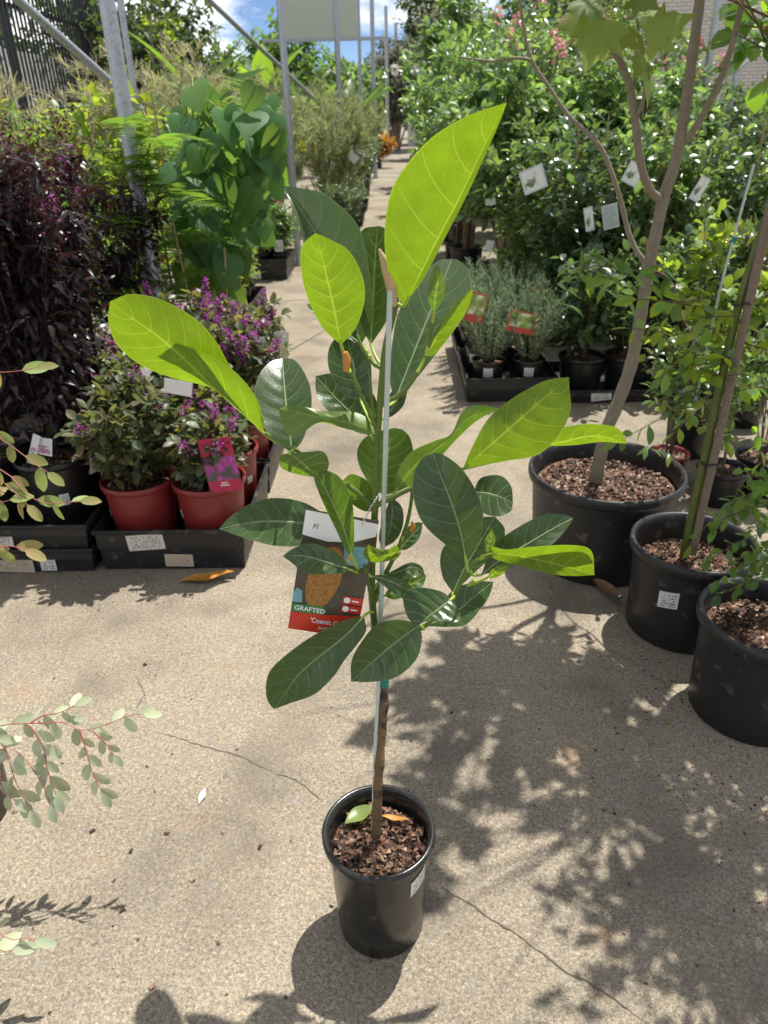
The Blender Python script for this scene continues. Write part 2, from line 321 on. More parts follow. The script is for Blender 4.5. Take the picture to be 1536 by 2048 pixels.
M['hedge'] = leafmat('yellow_hedge_leaf', (.14, .18, .02), (.16, .2, .04), (.5, .55, .03), .5, .4, .4, .3, yellow=(.45, .40, .04), ymix=.4)

# ------------------------------------------------------------------ geometry
class Geo:
    def __init__(s): s.v = []; s.f = []; s.nv = 0; s.r = []; s.uv = None
    def add(s, v, f, rnd=.5):
        """v (n,3); f (m,k) array of indices; rnd scalar or (n,)"""
        v = np.asarray(v, float).reshape(-1, 3); f = np.asarray(f, int)
        s.v.append(v); s.f.append(f+s.nv); s.nv += len(v)
        s.r.append(np.full(len(v), rnd) if np.isscalar(rnd) else np.asarray(rnd, float))
        return s
    def box(s, c, h, rot=None, rnd=.5):
        c = np.asarray(c, float); h = np.asarray(h, float)
        v = np.array([(x, y, z) for z in (-1, 1) for y in (-1, 1) for x in (-1, 1)], float)*h
        if rot is not None: v = v @ np.array(rot).T
        return s.add(v+c, [(0, 2, 3, 1), (4, 5, 7, 6), (0, 1, 5, 4), (2, 6, 7, 3), (0, 4, 6, 2), (1, 3, 7, 5)], rnd)
    def lathe(s, prof, n=40, c=(0, 0, 0), close=False):
        a = np.linspace(0, 2*PI, n, endpoint=False)
        prof = np.asarray(prof, float)
        v = np.stack([np.outer(prof[:, 0], np.cos(a)), np.outer(prof[:, 0], np.sin(a)), np.repeat(prof[:, 1:2], n, 1)], -1)+np.asarray(c)
        k = len(prof); f = []
        for i in range(k-1):
            for j in range(n):
                f.append((i*n+j, i*n+(j+1) % n, (i+1)*n+(j+1) % n, (i+1)*n+j))
        return s.add(v, f)
    def tubes(s, arr, r0, r1, n=4, rnd=.5):
        """arr (M,K,3) polylines -> tapered tubes"""
        arr = np.asarray(arr, float)
        if arr.ndim == 2: arr = arr[None]
        Mn, K, _ = arr.shape
        t = np.gradient(arr, axis=1); t /= np.linalg.norm(t, axis=2, keepdims=True)+1e-9
        ref = np.where(np.abs(t[:, :1, 2:3]) > .9, np.array([1., 0, 0]), np.array([0, 0, 1.]))
        ref = np.repeat(ref, K, 1)
        a = np.cross(t, ref); a /= np.linalg.norm(a, axis=2, keepdims=True)+1e-9
        b = np.cross(t, a)
        r0 = np.broadcast_to(np.asarray(r0, float), (Mn,)); r1 = np.broadcast_to(np.asarray(r1, float), (Mn,))
        w = np.linspace(0, 1, K)[None, :]
        rr = r0[:, None]*(1-w)+r1[:, None]*w
        th = np.linspace(0, 2*PI, n, endpoint=False)
        ring = arr[:, :, None, :]+rr[:, :, None, None]*(a[:, :, None, :]*np.cos(th)[None, None, :, None]+b[:, :, None, :]*np.sin(th)[None, None, :, None])
        idx = np.arange(Mn*K*n).reshape(Mn, K, n)
        q = np.stack([idx[:, :-1, :], np.roll(idx, -1, 2)[:, :-1, :], np.roll(idx, -1, 2)[:, 1:, :], idx[:, 1:, :]], -1).reshape(-1, 4)
        s.add(ring.reshape(-1, 3), q, rnd)
        s.add(np.concatenate([arr[:, 0], arr[:, -1]]), np.zeros((0, 3), int), rnd)   # keeps ends measurable
        return s
    def vtube(s, pts, rads, n=8, rnd=.5, cap=True):
        """one tube with a radius for every point"""
        pts = np.asarray(pts, float); rads = np.asarray(rads, float); K = len(pts)
        t = np.gradient(pts, axis=0); t /= np.linalg.norm(t, axis=1, keepdims=True)+1e-9
        ref = np.array([0, 1., 0]) if abs(t[0][2]) > .6 else np.array([0, 0, 1.])
        a = np.cross(t, ref); a /= np.linalg.norm(a, axis=1, keepdims=True)+1e-9; b = np.cross(t, a)
        th = np.linspace(0, 2*PI, n, endpoint=False)
        ring = pts[:, None]+rads[:, None, None]*(a[:, None]*np.cos(th)[None, :, None]+b[:, None]*np.sin(th)[None, :, None])
        idx = np.arange(K*n).reshape(K, n); nx = np.roll(idx, -1, 1)
        q = np.stack([idx[:-1], nx[:-1], nx[1:], idx[1:]], -1).reshape(-1, 4)
        s.add(ring.reshape(-1, 3), q, rnd)
        if cap:
            base = s.nv-K*n
            for r, o in ((0, 1), (K-1, 0)):
                c = ring[r].mean(0)
                f = [(0, 1+(j+1) % n, 1+j) if o else (0, 1+j, 1+(j+1) % n) for j in range(n)]
                s.add(np.vstack([c, ring[r]]), f, rnd)
        return s
    def leaves(s, tm, pos, dr, up, size, rnd):
        v, f = tm
        pos = np.asarray(pos, float); dr = np.asarray(dr, float); up = np.asarray(up, float)
        y = dr/(np.linalg.norm(dr, axis=1, keepdims=True)+1e-9)
        x = np.cross(y, up); x /= np.linalg.norm(x, axis=1, keepdims=True)+1e-9
        z = np.cross(x, y)
        size = np.broadcast_to(np.asarray(size, float), (len(pos),))
        fr = np.stack([x, y, z], 1)*size[:, None, None]
        V = np.einsum('kc,ncd->nkd', v, fr)+pos[:, None, :]
        N, k = len(pos), len(v)
        F = (f[None]+(np.arange(N)*k)[:, None, None]).reshape(-1, f.shape[1])
        return s.add(V.reshape(-1, 3), F, np.repeat(np.asarray(rnd, float), k))
    def mesh(s, name, smooth=False):
        V = np.concatenate(s.v); R = np.concatenate(s.r)
        me = bpy.data.meshes.new(name)
        loops = np.concatenate([f.ravel() for f in s.f if len(f)])
        tot = np.concatenate([np.full(len(f), f.shape[1]) for f in s.f if len(f)])
        me.vertices.add(len(V)); me.vertices.foreach_set('co', V.ravel())
        me.loops.add(len(loops)); me.loops.foreach_set('vertex_index', loops.astype(np.int32))
        me.polygons.add(len(tot)); me.polygons.foreach_set('loop_start', np.concatenate([[0], np.cumsum(tot)[:-1]]).astype(np.int32))
        me.polygons.foreach_set('loop_total', tot.astype(np.int32))
        me.polygons.foreach_set('use_smooth', np.full(len(tot), smooth))
        me.update(calc_edges=True)
        at = me.attributes.new('rnd', 'FLOAT', 'POINT'); at.data.foreach_set('value', R.astype(np.float32))
        if s.uv is not None:
            ul = me.uv_layers.new(name='UVMap'); ul.data.foreach_set('uv', np.asarray(s.uv, float)[loops].ravel())
        me.validate()
        return me

def obj(name, geo, mat, parent=None, smooth=True, kind=None, loc=None):
    me = geo.mesh(name, smooth) if isinstance(geo, Geo) else geo
    if mat is not None and len(me.materials) == 0: me.materials.append(M[mat])
    o = bpy.data.objects.new(name, me); COL.objects.link(o)
    if parent is not None: o.parent = parent
    if kind: o['kind'] = kind
    if loc is not None: o.location = loc
    return o
def tag(o, label, cat, group=None):
    o['label'] = label; o['category'] = cat
    if group: o['group'] = group
    return o
def thing(name, label, cat, loc, group=None, rz=0.):
    o = bpy.data.objects.new(name, None); COL.objects.link(o); o.location = loc; o.rotation_euler[2] = rz
    o.empty_display_size = .1
    return tag(o, label, cat, group)
def copy_tree(o, parent=None):
    c = o.copy(); COL.objects.link(c)
    if parent is not None: c.parent = parent
    for ch in o.children: copy_tree(ch, c)
    return c
def clone(o, loc, rz, label, group=None, sc=1.):
    c = copy_tree(o); c.location = loc; c.rotation_euler[2] = rz; c.scale = (sc, sc, sc); c['label'] = label
    if group: c['group'] = group
    return c

# ---- leaf templates, unit length along +Y, upper face +Z
def T_leaf(rows, wid, prof, fold=.12, curl=.18):
    t = np.linspace(0, 1, rows); w = np.interp(t, np.linspace(0, 1, len(prof)), prof)*wid
    z = -curl*t*t
    v = []
    for i in range(rows):
        v += [(-w[i], t[i], z[i]+fold*w[i]*2), (0, t[i], z[i]), (w[i], t[i], z[i]+fold*w[i]*2)]
    f = []
    for i in range(rows-1):
        a = i*3; f += [(a, a+1, a+4, a+3), (a+1, a+2, a+5, a+4)]
    return np.array(v), np.array(f)
OV = [.04, .7, 1, .8, .03]
T_ov = T_leaf(5, .27, OV)
T_ov3 = T_leaf(3, .27, [.05, 1, .03], .15, .2)
T_ovw = T_leaf(5, .36, OV, .08, .25)
T_long = T_leaf(5, .16, OV, .12, .3)
T_diam = (np.array([(0, 0, 0), (-.26, .5, .05), (0, 1, -.08), (.26, .5, .05)]), np.array([(0, 3, 2, 1)]))
T_need = (np.array([(-.05, 0, 0), (.05, 0, 0), (.03, 1, .0), (-.03, 1, .0)]), np.array([(0, 1, 2, 3)]))
T_blade = T_leaf(6, .02, [1, 1, .8, .5, .1], .1, .55)
T_drp = T_leaf(6, .20, [.05, .75, 1, .75, .35, .02], .16, .55)
T_petal = (np.array([(0, 0, 0), (-.45, .55, .1), (0, 1, -.1), (.45, .55, .1)]), np.array([(0, 3, 2, 1)]))

def grow(rng, h, rad_, nst, nsub, sublen, tstart=.2, base_r=.03, z0=0., lean=(0, 0), up=.35, flat=.25):
    stems = []; twigs = []
    tt = np.linspace(0, 1, 7)[:, None]
    for i in range(nst):
        az = rng.uniform(0, 2*PI); u = math.sqrt(rng.uniform(0, 1)) if nst > 1 else rng.uniform(0, .25)
        e = np.array([rad_*u*math.cos(az)+lean[0], rad_*u*math.sin(az)+lean[1], h*rng.uniform(.82, 1.)*(1-flat*u*u)+z0])
        b = np.array([base_r*math.cos(az)*u, base_r*math.sin(az)*u, z0])
        c = np.array([b[0]*.5+e[0]*.35, b[1]*.5+e[1]*.35, z0+(e[2]-z0)*.55])
        wob = np.cumsum(rng.normal(0, .008*h, (7, 3)), 0)*np.linspace(0, 1, 7)[:, None]
        pts = (1-tt)**2*b+2*tt*(1-tt)*c+tt**2*e+wob*[1, 1, .3]
        stems.append(pts)
        for j in range(nsub):
            t = tstart+(1-tstart)*rng.uniform(0, .97)
            k = min(int(t*6), 5); fr = t*6-k; p = pts[k]*(1-fr)+pts[k+1]*fr
            a2 = az+rng.uniform(-2.3, 2.3) if nst > 1 else rng.uniform(0, 2*PI)
            d = np.array([math.cos(a2), math.sin(a2), up+rng.uniform(-.25, .6)]); d /= np.linalg.norm(d)
            ln = sublen*rng.uniform(.5, 1.15)*(1.2-.6*t)
            s4 = np.linspace(0, 1, 4)[:, None]
            tw = p+d*ln*s4+np.array([0, 0, 1.])*ln*(.18*s4**2)*rng.uniform(-.8, 1)+rng.normal(0, .02*ln, (4, 3))*s4
            twigs.append(tw)
        twigs.append(pts[[3, 4, 5, 6]])
    return np.array(stems), np.array(twigs)
def sites(rng, twigs, n, t0=.12, ang=(.7, 1.3), jit=.25, droop=.15, upr=.35):
    Mn = len(twigs); t = np.linspace(t0, 1, n)[None, :]+rng.uniform(-.04, .04, (Mn, n)); t = np.clip(t, 0, .999)
    k = np.minimum((t*3).astype(int), 2); fr = (t*3-k)[..., None]
    ii = np.arange(Mn)[:, None]
    a = twigs[ii, k]; b = twigs[ii, k+1]
    pos = (a*(1-fr)+b*fr).reshape(-1, 3)
    tn = (b-a).reshape(-1, 3); tn /= np.linalg.norm(tn, axis=1, keepdims=True)+1e-9
    N = len(pos)
    ref = np.where(np.abs(tn[:, 2:3]) > .9, [[1., 0, 0]], [[0, 0, 1.]])
    s1 = np.cross(tn, ref); s1 /= np.linalg.norm(s1, axis=1, keepdims=True)+1e-9; s2 = np.cross(s1, tn)
    az = (np.arange(N)*2.399+rng.uniform(0, 6.28, N)*jit)[:, None]
    an = rng.uniform(ang[0], ang[1], N)[:, None]
    an = np.where((np.arange(N) % n == n-1)[:, None], an*.35, an)
    d = tn*np.cos(an)+(s1*np.cos(az)+s2*np.sin(az))*np.sin(an)
    d[:, 2] -= droop
    upv = np.array([0, 0, 1.])+rng.normal(0, upr, (N, 3))
    return pos, d, upv

def panicles(rng, tips, dirs, ln, r, npet, size):
    """flower spikes: many small petals round a tip"""
    P_, D_, U_ = [], [], []
    for p, d in zip(tips, dirs):
        d = d/(np.linalg.norm(d)+1e-9)
        t = rng.uniform(0, 1, npet)[:, None]
        o = rng.normal(0, 1, (npet, 3)); o /= np.linalg.norm(o, axis=1, keepdims=True)
        P_.append(p+d*ln*t+o*r*(1.1-.75*t)*rng.uniform(.3, 1, (npet, 1))); D_.append(o+rng.normal(0, .5, (npet, 3))); U_.append(rng.normal(0, 1, (npet, 3)))
    return np.concatenate(P_), np.concatenate(D_), np.concatenate(U_)

# ---- pots, trays, labels
def pot_geo(R, h, taper=.8, rim=.012, wall=.006, n=44, lip=.02, foot=0.):
    rb = R*taper
    def w(z): return rb+(R-rim-rb)*z/h
    pr = [(0.001, .004), (rb-.01, .004), (rb-.004, 0), (rb, .004), (w(h*.3), h*.3), (w(h-lip*1.4), h-lip*1.4), (w(h-lip), h-lip*1.15), (R-rim*.2, h-lip), (R, h-lip*.75), (R, h-lip*.25), (R-rim*.25, h), (R-rim*.8, h), (R-rim*1.25, h-lip*.3), (w(h-lip)-wall, h-lip), (w(h*.5)-wall, h*.5)]
    return Geo().lathe(pr, n)
def soil_geo(rng, R, z, n=28, amp=.008):
    g = Geo(); rings = [0, .3, .6, .85, 1.0]
    v = [(0, 0, z+amp)]; f = []
    for i, rr in enumerate(rings[1:]):
        for j in range(n):
            a = 2*PI*j/n; v.append((R*rr*math.cos(a), R*rr*math.sin(a), z+rng.uniform(-amp, amp)))
    for j in range(n): f.append((0, 1+j, 1+(j+1) % n, 1+(j+1) % n))
    g.add(v, [(a, b, c) for a, b, c, d in f]); base = 1
    q = []
    for i in range(3):
        for j in range(n):
            a = 1+i*n+j; b = 1+i*n+(j+1) % n; q.append((a, a+n, b+n, b))
    g.f.append(np.array(q))
    return g
def chips_geo(rng, R, z, n, size=(.006, .02), hgt=.01):
    g = Geo()
    for i in range(n):
        a = rng.uniform(0, 2*PI); r = R*math.sqrt(rng.uniform(0, 1))
        l = rng.uniform(*size); m = Matrix.Rotation(rng.uniform(0, 6.28), 3, 'Z') @ Matrix.Rotation(rng.normal(0, .45), 3, 'X') @ Matrix.Rotation(rng.normal(0, .45), 3, 'Y')
        g.box((r*math.cos(a), r*math.sin(a), z+rng.uniform(0, hgt)), (l*.5, l*rng.uniform(.15, .4), l*rng.uniform(.08, .25)), np.array(m), rng.uniform(0, 1))
        k = g.v[-1]; g.v[-1] = k+rng.normal(0, l*.06, k.shape)
    return g
def patch_geo(R0, R1, h, z0, z1, a0, a1, off=.0012, n=8, shear=0.):
    """label that follows a tapering pot wall"""
    g = Geo(); v = []; uv = []
    for j in range(2):
        for i in range(n+1):
            a = a0+(a1-a0)*i/n; z = (z0 if j == 0 else z1)+shear*(i/n-.5)
            r = R0+(R1-R0)*z/h+off; v.append((r*math.cos(a), r*math.sin(a), z)); uv.append((i/n, j))
    g.add(v, [(i, i+1, n+2+i, n+1+i) for i in range(n)]); g.uv = uv
    return g
def card_geo(w, h, th=.0008):
    g = Geo()
    v = [(-w/2, -h/2, th), (w/2, -h/2, th), (w/2, h/2, th), (-w/2, h/2, th), (-w/2, -h/2, 0), (w/2, -h/2, 0), (w/2, h/2, 0), (-w/2, h/2, 0)]
    g.add(v, [(0, 1, 2, 3), (5, 4, 7, 6), (0, 4, 5, 1), (1, 5, 6, 2), (2, 6, 7, 3), (3, 7, 4, 0)])
    g.uv = [(0, 0), (1, 0), (1, 1), (0, 1)]*2
    return g
def frame_to(o, c, right, up):
    x = Vector(right).normalized(); y = Vector(up); y = (y-x*y.dot(x)).normalized(); z = x.cross(y)
    m = Matrix((x, y, z)).transposed().to_4x4(); m.translation = Vector(c); o.matrix_world = m
    return o
def card(name, label, cat, quad, Y, mat, group=None, bend=0.):
    """printed card hanging at depth Y; quad = pixel corners bottom-left, bottom-right, top-right, top-left"""
    a, b, c, d = [P(q[0], q[1], Y if len(q) < 3 else q[2]) for q in quad]
    ctr = (a+b+c+d)/4; w = ((b-a).length+(c-d).length)/2; h = ((d-a).length+(c-b).length)/2
    o = obj(name, card_geo(w, h), mat, smooth=False); frame_to(o, ctr, b-a+c-d, d-a+c-b)
    return tag(o, label, cat, group)
def tray_geo(x0, x1, y0, y1, h, th=.004, slope=.012, lip=.014, floor=.012):
    cx, cy = (x0+x1)/2, (y0+y1)/2; hx, hy = (x1-x0)/2, (y1-y0)/2
    def ring(ex, z): return [(-(hx+ex), -(hy+ex), z), (hx+ex, -(hy+ex), z), (hx+ex, hy+ex, z), (-(hx+ex), hy+ex, z)]
    rs = [ring(-slope, 0), ring(-slope*.4, h*.55), ring(-slope*.4+.004, h*.56), ring(-.002, h-lip), ring(.006, h-lip), ring(.008, h-.002), ring(.006, h), ring(-th, h), ring(-slope-th, floor)]
    g = Geo(); v = [p for r in rs for p in r]; f = []
    for i in range(len(rs)-1):
        for j in range(4): f.append((i*4+j, i*4+(j+1) % 4, (i+1)*4+(j+1) % 4, (i+1)*4+j))
    n = len(rs)-1
    f += [(3, 2, 1, 0), (n*4, n*4+1, n*4+2, n*4+3)]
    g.add(v, f)
    return g, (cx, cy)
def tray(label, x0, x1, y0, y1, h, z=0., mat='dustyplastic', group=None, labels=()):
    g, (cx, cy) = tray_geo(x0, x1, y0, y1, h)
    t = thing('nursery_tray', label, 'tray', (cx, cy, z), group)
    obj('tray_shell', g, mat, t, smooth=False)
    for (u0, w, zz, hh, m, sk) in labels:      # stickers on the front wall
        s = obj('sticker', card_geo(w, hh, .0006), m, t, smooth=False)
        s.location = (-(x1-x0)/2+u0, -(y1-y0)/2+(-.0016 if zz > h*.5 else .0026), zz); s.rotation_euler = (PI/2, rad(sk), 0)
    return t

# ================================================================== ground
rng = np.random.default_rng(7)
g = Geo(); S_ = 260.
g.add([(-S_, -20, 0), (S_, -20, 0), (S_, 2*S_, 0), (-S_, 2*S_, 0)], [(0, 1, 2, 3)])
ground = obj('ground', g, 'concrete', smooth=False); ground['kind'] = 'structure'
def strip(name, pts, w, z, mat, wob=.0, taper=True):
    pts = [Vector(p) for p in pts]; fine = []
    for a, b in zip(pts[:-1], pts[1:]):
        n = max(2, int((b-a).length/.012))
        n = min(n, 60)
        for i in range(n): fine.append(a.lerp(b, i/n))
    fine.append(pts[-1]); N = len(fine); v = []
    for i, p in enumerate(fine):
        d = (fine[min(i+1, N-1)]-fine[max(i-1, 0)]); nrm = Vector((-d.y, d.x, 0)).normalized()
        off = rng.normal(0, wob); ww = w*rng.uniform(.4, 1.3)*(min(1, 4*(i/N)+.1, 4*(1-i/N)+.1) if taper else 1)
        for sgn in (-1, 1): v.append(p+nrm*(off+sgn*ww/2)+Vector((0, 0, z)))
    return obj(name, Geo().add([tuple(x) for x in v], [(2*i, 2*i+1, 2*i+3, 2*i+2) for i in range(N-1)]), mat, ground, smooth=False)
for px in ([(868, 1760), (905, 1790), (950, 1812), (985, 1840), (1035, 1868), (1060, 1890), (1095, 1915), (1125, 1940), (1175, 1965), (1230, 2000), (1300, 2050)],
           [(545, 1545), (580, 1556), (610, 1572), (640, 1600)], [(1165, 1245), (1180, 1265), (1215, 1300), (1260, 1320), (1300, 1345), (1370, 1400)],
           [(272, 1350), (290, 1390), (265, 1430)], [(305, 1462), (400, 1490), (480, 1512), (545, 1545)]):
    strip('crack', [G(*p) for p in px], (.0024 if px[0][1] < 1700 else .0034), .0012, 'crack', .0013)
strip('slab_joint', [G(470, 770), G(600, 690), G(660, 655)], .012, .0014, 'joint', .002, False)
for Y in (6.65, 9.6, 12.6, 15.6, 18.6, 22., 26., 31.):
    strip('slab_joint', [Vector((-2.2, Y, 0)), Vector((2.2, Y, 0))], .016 if Y < 12 else .03, .0016, 'joint', .001, False)
# loose grit: seeds, bark crumbs, bits of leaf
g = Geo()
def crumb(p, l, rn):
    m_ = Matrix.Rotation(rng.uniform(0, 6.28), 3, 'Z') @ Matrix.Rotation(rng.normal(0, .3), 3, 'X')
    g.box((p.x, p.y, l*.12), (l*.5, l*rng.uniform(.2, .45), l*.12), np.array(m_), rn)
for i in range(90): crumb(G(rng.uniform(-40, 1560), rng.uniform(1180, 2060)), rng.uniform(.003, .009), rng.uniform(0, 1))
for i in range(520):
    c_ = [(1480, 1560), (1300, 1400), (1440, 1620), (1130, 1180), (320, 1160), (120, 1150), (1350, 1360)][i % 7]
    p = G(c_[0]+rng.normal(0, 120), c_[1]+rng.normal(0, 60)); crumb(p, rng.uniform(.002, .007), rng.uniform(0, 1))
for px in ((185, 1663), (262, 1703), (333, 1668), (290, 1330), (30, 1625), (385, 1760), (245, 1820), (305, 1975), (520, 1695), (110, 1510)): crumb(G(*px), .012, .1)
obj('grit', g, 'soil', ground, smooth=False, kind='stuff')

# ================================================================== the jackfruit sapling
HY = .907
HB = Vector((-.042, HY, 0))
hero = thing('potted_jackfruit_tree', 'young grafted tree with big glossy leaves in a black pot alone on the concrete', 'potted tree', HB)
hr = np.random.default_rng(3)
PR, PH = .1035, .262
def lean(py):
    u = min(1., max(0., (1660-py)/400.)); return .07*u*u*(3-2*u)     # the sapling leans a little away from the viewer
def hpt(px, py, d=0.): return np.array(P(px, py, HY+d+lean(py))-HB)
hp = obj('pot', pot_geo(PR, PH, .80, .009, .004, 64, .018), 'heropot', hero)
obj('sticker', patch_geo(PR*.80, PR-.009, PH, .175, .215, rad(-52), rad(-27), .0012, 8, .012), 'sticker', hp)
obj('sticker', patch_geo(PR*.80, PR-.009, PH, .20, .232, rad(-168), rad(-150), .0012, 6), 'sticker', hp)
for a in (rad(175), rad(-12)):      # the two slots moulded in the rim
    obj('rim_slot', patch_geo(PR, PR, PH, PH-.0135, PH-.0055, a-.14, a+.14, .0006), 'blacktie', hp)
obj('soil', soil_geo(hr, PR*.862, PH-.050, amp=.006), 'soil', hero)
obj('bark_chips', chips_geo(hr, PR*.77, PH-.047, 420, (.006, .022), .010), 'soil', hero, smooth=False, kind='stuff')
g = Geo()
for i in range(60):
    a = hr.uniform(0, 6.28); r = PR*.78*math.sqrt(hr.uniform(0, 1)); s_ = hr.uniform(.003, .0055)
    v = np.array([(1, 0, 0), (-1, 0, 0), (0, 1, 0), (0, -1, 0), (0, 0, 1), (0, 0, -1)])*s_*hr.uniform(.7, 1.2, (6, 1))
    g.add(v+[r*math.cos(a), r*math.sin(a), PH-.038+hr.uniform(0, .006)], [(0, 2, 4), (2, 1, 4), (1, 3, 4), (3, 0, 4), (2, 0, 5), (1, 2, 5), (3, 1, 5), (0, 3, 5)], hr.uniform(.8, 1))
obj('pebbles', g, 'soil', hero, kind='stuff')

def crom(pts, n):
    """smooth curve through points, resampled evenly"""
    p = np.asarray(pts, float); q = np.vstack([2*p[0]-p[1], p, 2*p[-1]-p[-2]]); out = []
    for i in range(1, len(q)-2):
        t = np.linspace(0, 1, 12, endpoint=False)[:, None]; a, b, c, d = q[i-1], q[i], q[i+1], q[i+2]
        out.append(.5*((2*b)+(-a+c)*t+(2*a-5*b+4*c-d)*t**2+(-a+3*b-3*c+d)*t**3))
    out = np.vstack(out+[p[-1:]]); L_ = np.concatenate([[0], np.cumsum(np.linalg.norm(np.diff(out, axis=0), axis=1))])
    x = np.linspace(0, L_[-1], n)
    return np.stack([np.interp(x, L_, out[:, k]) for k in range(out.shape[1])], 1)
def arr(s): return [tuple(float(x) for x in q.split(',')) for q in s.split()]
PXM = .00069
def jack_leaf(mid, left, right, db, k, kx, kind, face=1, fold=.25, att=None, nv=9, bow=0., wav=.0016, attd=0., flap=None, label=None):
    mid, left, right = arr(mid), arr(left), arr(right); nv = max(5, int(nv*.78+.5))
    NR, NC = 40, 7
    m_ = crom(mid, NR); l_ = crom([mid[0]]+left+[mid[-1]], NR); r_ = crom([mid[0]]+right+[mid[-1]], NR)
    hw = np.maximum(np.linalg.norm(l_-m_, axis=1), np.linalg.norm(r_-m_, axis=1)).max()
    xb, yb = mid[0]; ph = hr.uniform(0, 6.28)
    def S(t, s):
        i = min(t, .9999)*(NR-1); a = int(i); f = i-a
        mm = m_[a]*(1-f)+m_[a+1]*f; e = l_ if s < 0 else r_; ee = e[a]*(1-f)+e[a+1]*f
        q = mm*(1-abs(s))+ee*abs(s)
        d = db+k*(yb-q[1])*PXM+kx*(q[0]-xb)*PXM
        ed = math.sin(PI*min(1, t*1.02))
        d -= face*fold*abs(s)**1.25*hw*PXM*ed
        d += bow*4*t*(1-t)
        d += wav*abs(s)**2*math.sin(9*t+ph+(1.7 if s > 0 else 0))*ed*2
        d += face*.0011*math.cos(2*PI*nv*(t-.15*abs(s)**1.4-.02)/.94)*min(1, abs(s)*5)*(1-abs(s))*ed
        return hpt(q[0], q[1], d)
    ts = np.linspace(0, 1, NR); ss = np.linspace(-1, 1, 2*NC-1)
    UV = [(t, s*.5+.5) for t in ts for s in ss]
    V = np.array([[S(t, s) for s in ss] for t in ts]); n2 = len(ss)
    F = np.array([(i*n2+j, i*n2+j+1, (i+1)*n2+j+1, (i+1)*n2+j) for i in range(NR-1) for j in range(n2-1)])
    ic = NR//2; nrm = np.cross(V[ic, NC]-V[ic, NC-1], V[ic+1, NC-1]-V[ic, NC-1])
    tocam = np.array(CAM-HB)-V[ic, NC-1]
    fl = (nrm@tocam > 0) != (face > 0)
    if fl: F = F[:, ::-1]
    g = Geo().add(V.reshape(-1, 3), F)
    if flap:        # part of the blade that is folded over towards the viewer
        f0, f1 = crom(arr(flap[0]), 24), crom(arr(flap[1]), 24)
        W = np.array([[hpt(*(f0[i]*(1-u)+f1[i]*u), flap[2]-.035*math.sin(u*PI/2)*math.sin(PI*i/23)**.5) for u in np.linspace(0, 1, 7)] for i in range(24)])
        F2 = np.array([(i*7+j, i*7+j+1, (i+1)*7+j+1, (i+1)*7+j) for i in range(23) for j in range(6)])
        nn = np.cross(W[12, 3]-W[12, 2], W[13, 2]-W[12, 2])
        if (nn@tocam > 0): F2 = F2[:, ::-1]
        g.add(W.reshape(-1, 3), F2); UV += [(.05+.5*i/23, .5+.5*u) for i in range(24) for u in np.linspace(0, 1, 7)]
    g.uv = UV
    o = obj('leaf', g, {'o': 'jack_old', 'm': 'jack_mid', 'y': 'jack_young'}[kind], hero)
    if label: o['label'] = label
    gv = Geo()
    mp_ = np.array([S(t, 0) for t in np.linspace(0, .985, 26)]); Ln = np.linalg.norm(np.diff(mp_, axis=0), axis=1).sum()
    gv.vtube(mp_, np.linspace(.0017, .0004, 26)*min(1, Ln/.16+.25), 6)
    o['vein_count'] = float(nv); o['leaf_length'] = float(Ln); o['leaf_half_width'] = float(hw*PXM)
    if kind == 'o': obj('midrib', gv, 'vein_old', o)
    if att:
        a = arr(att); b0 = S(0, 0); b1 = S(.05, 0)
        pp = crom([hpt(*q, attd*(1-i/len(a))+0) for i, q in enumerate(a)][::-1]+[], 6)[::-1] if len(a) > 1 else [hpt(*a[0], attd)]
        end = np.array(pp[-1]); md = (end+b0)/2+np.array([0, 0, -.004])
        curve = crom(list(pp)+([b0*.5+end*.5+(b0-b1)*.6] if np.linalg.norm(b0-end) > .02 else [])+[b0, b1], 14)
        obj('petiole', Geo().vtube(curve, np.linspace(.0027, .0019, 14), 7), 'petiole', o)
    return o

# main stem, traced from the soil upward
sp_ = arr('752,1672 755,1600 758,1540 764,1460 768,1410 768,1362 757,1310 749,1250 744,1180 745,1110 751,1000 755,880 763,775 770,700 784,640 792,605')
stem_pts = crom([hpt(*p) for p in sp_], 60)
obj('trunk', Geo().vtube(stem_pts[:24], np.linspace(.0092, .0066, 24)*(1+.10*np.sin(np.arange(24)*1.9)+.16*(np.arange(24) % 7 == 3)), 10), 'herobark', hero)
obj('stem', Geo().vtube(stem_pts[23:], np.linspace(.0062, .0042, 37)*(1+.10*(np.arange(37) % 7 == 0)), 9), 'greenstem', hero)
for s in ('768,1372 768,1350',):
    obj('graft_tape', Geo().vtube(crom([hpt(*p, -.001) for p in arr(s)], 6), np.full(6, .0085), 12), 'greentape', hero)
obj('stake', Geo().vtube(crom([hpt(*p, d) for p, d in zip(arr('746,1662 751,1500 757,1370 768,1000 780,582'), (.0, .0, -.004, -.006, -.03))], 20), np.full(20, .0037), 10), 'stake', hero)
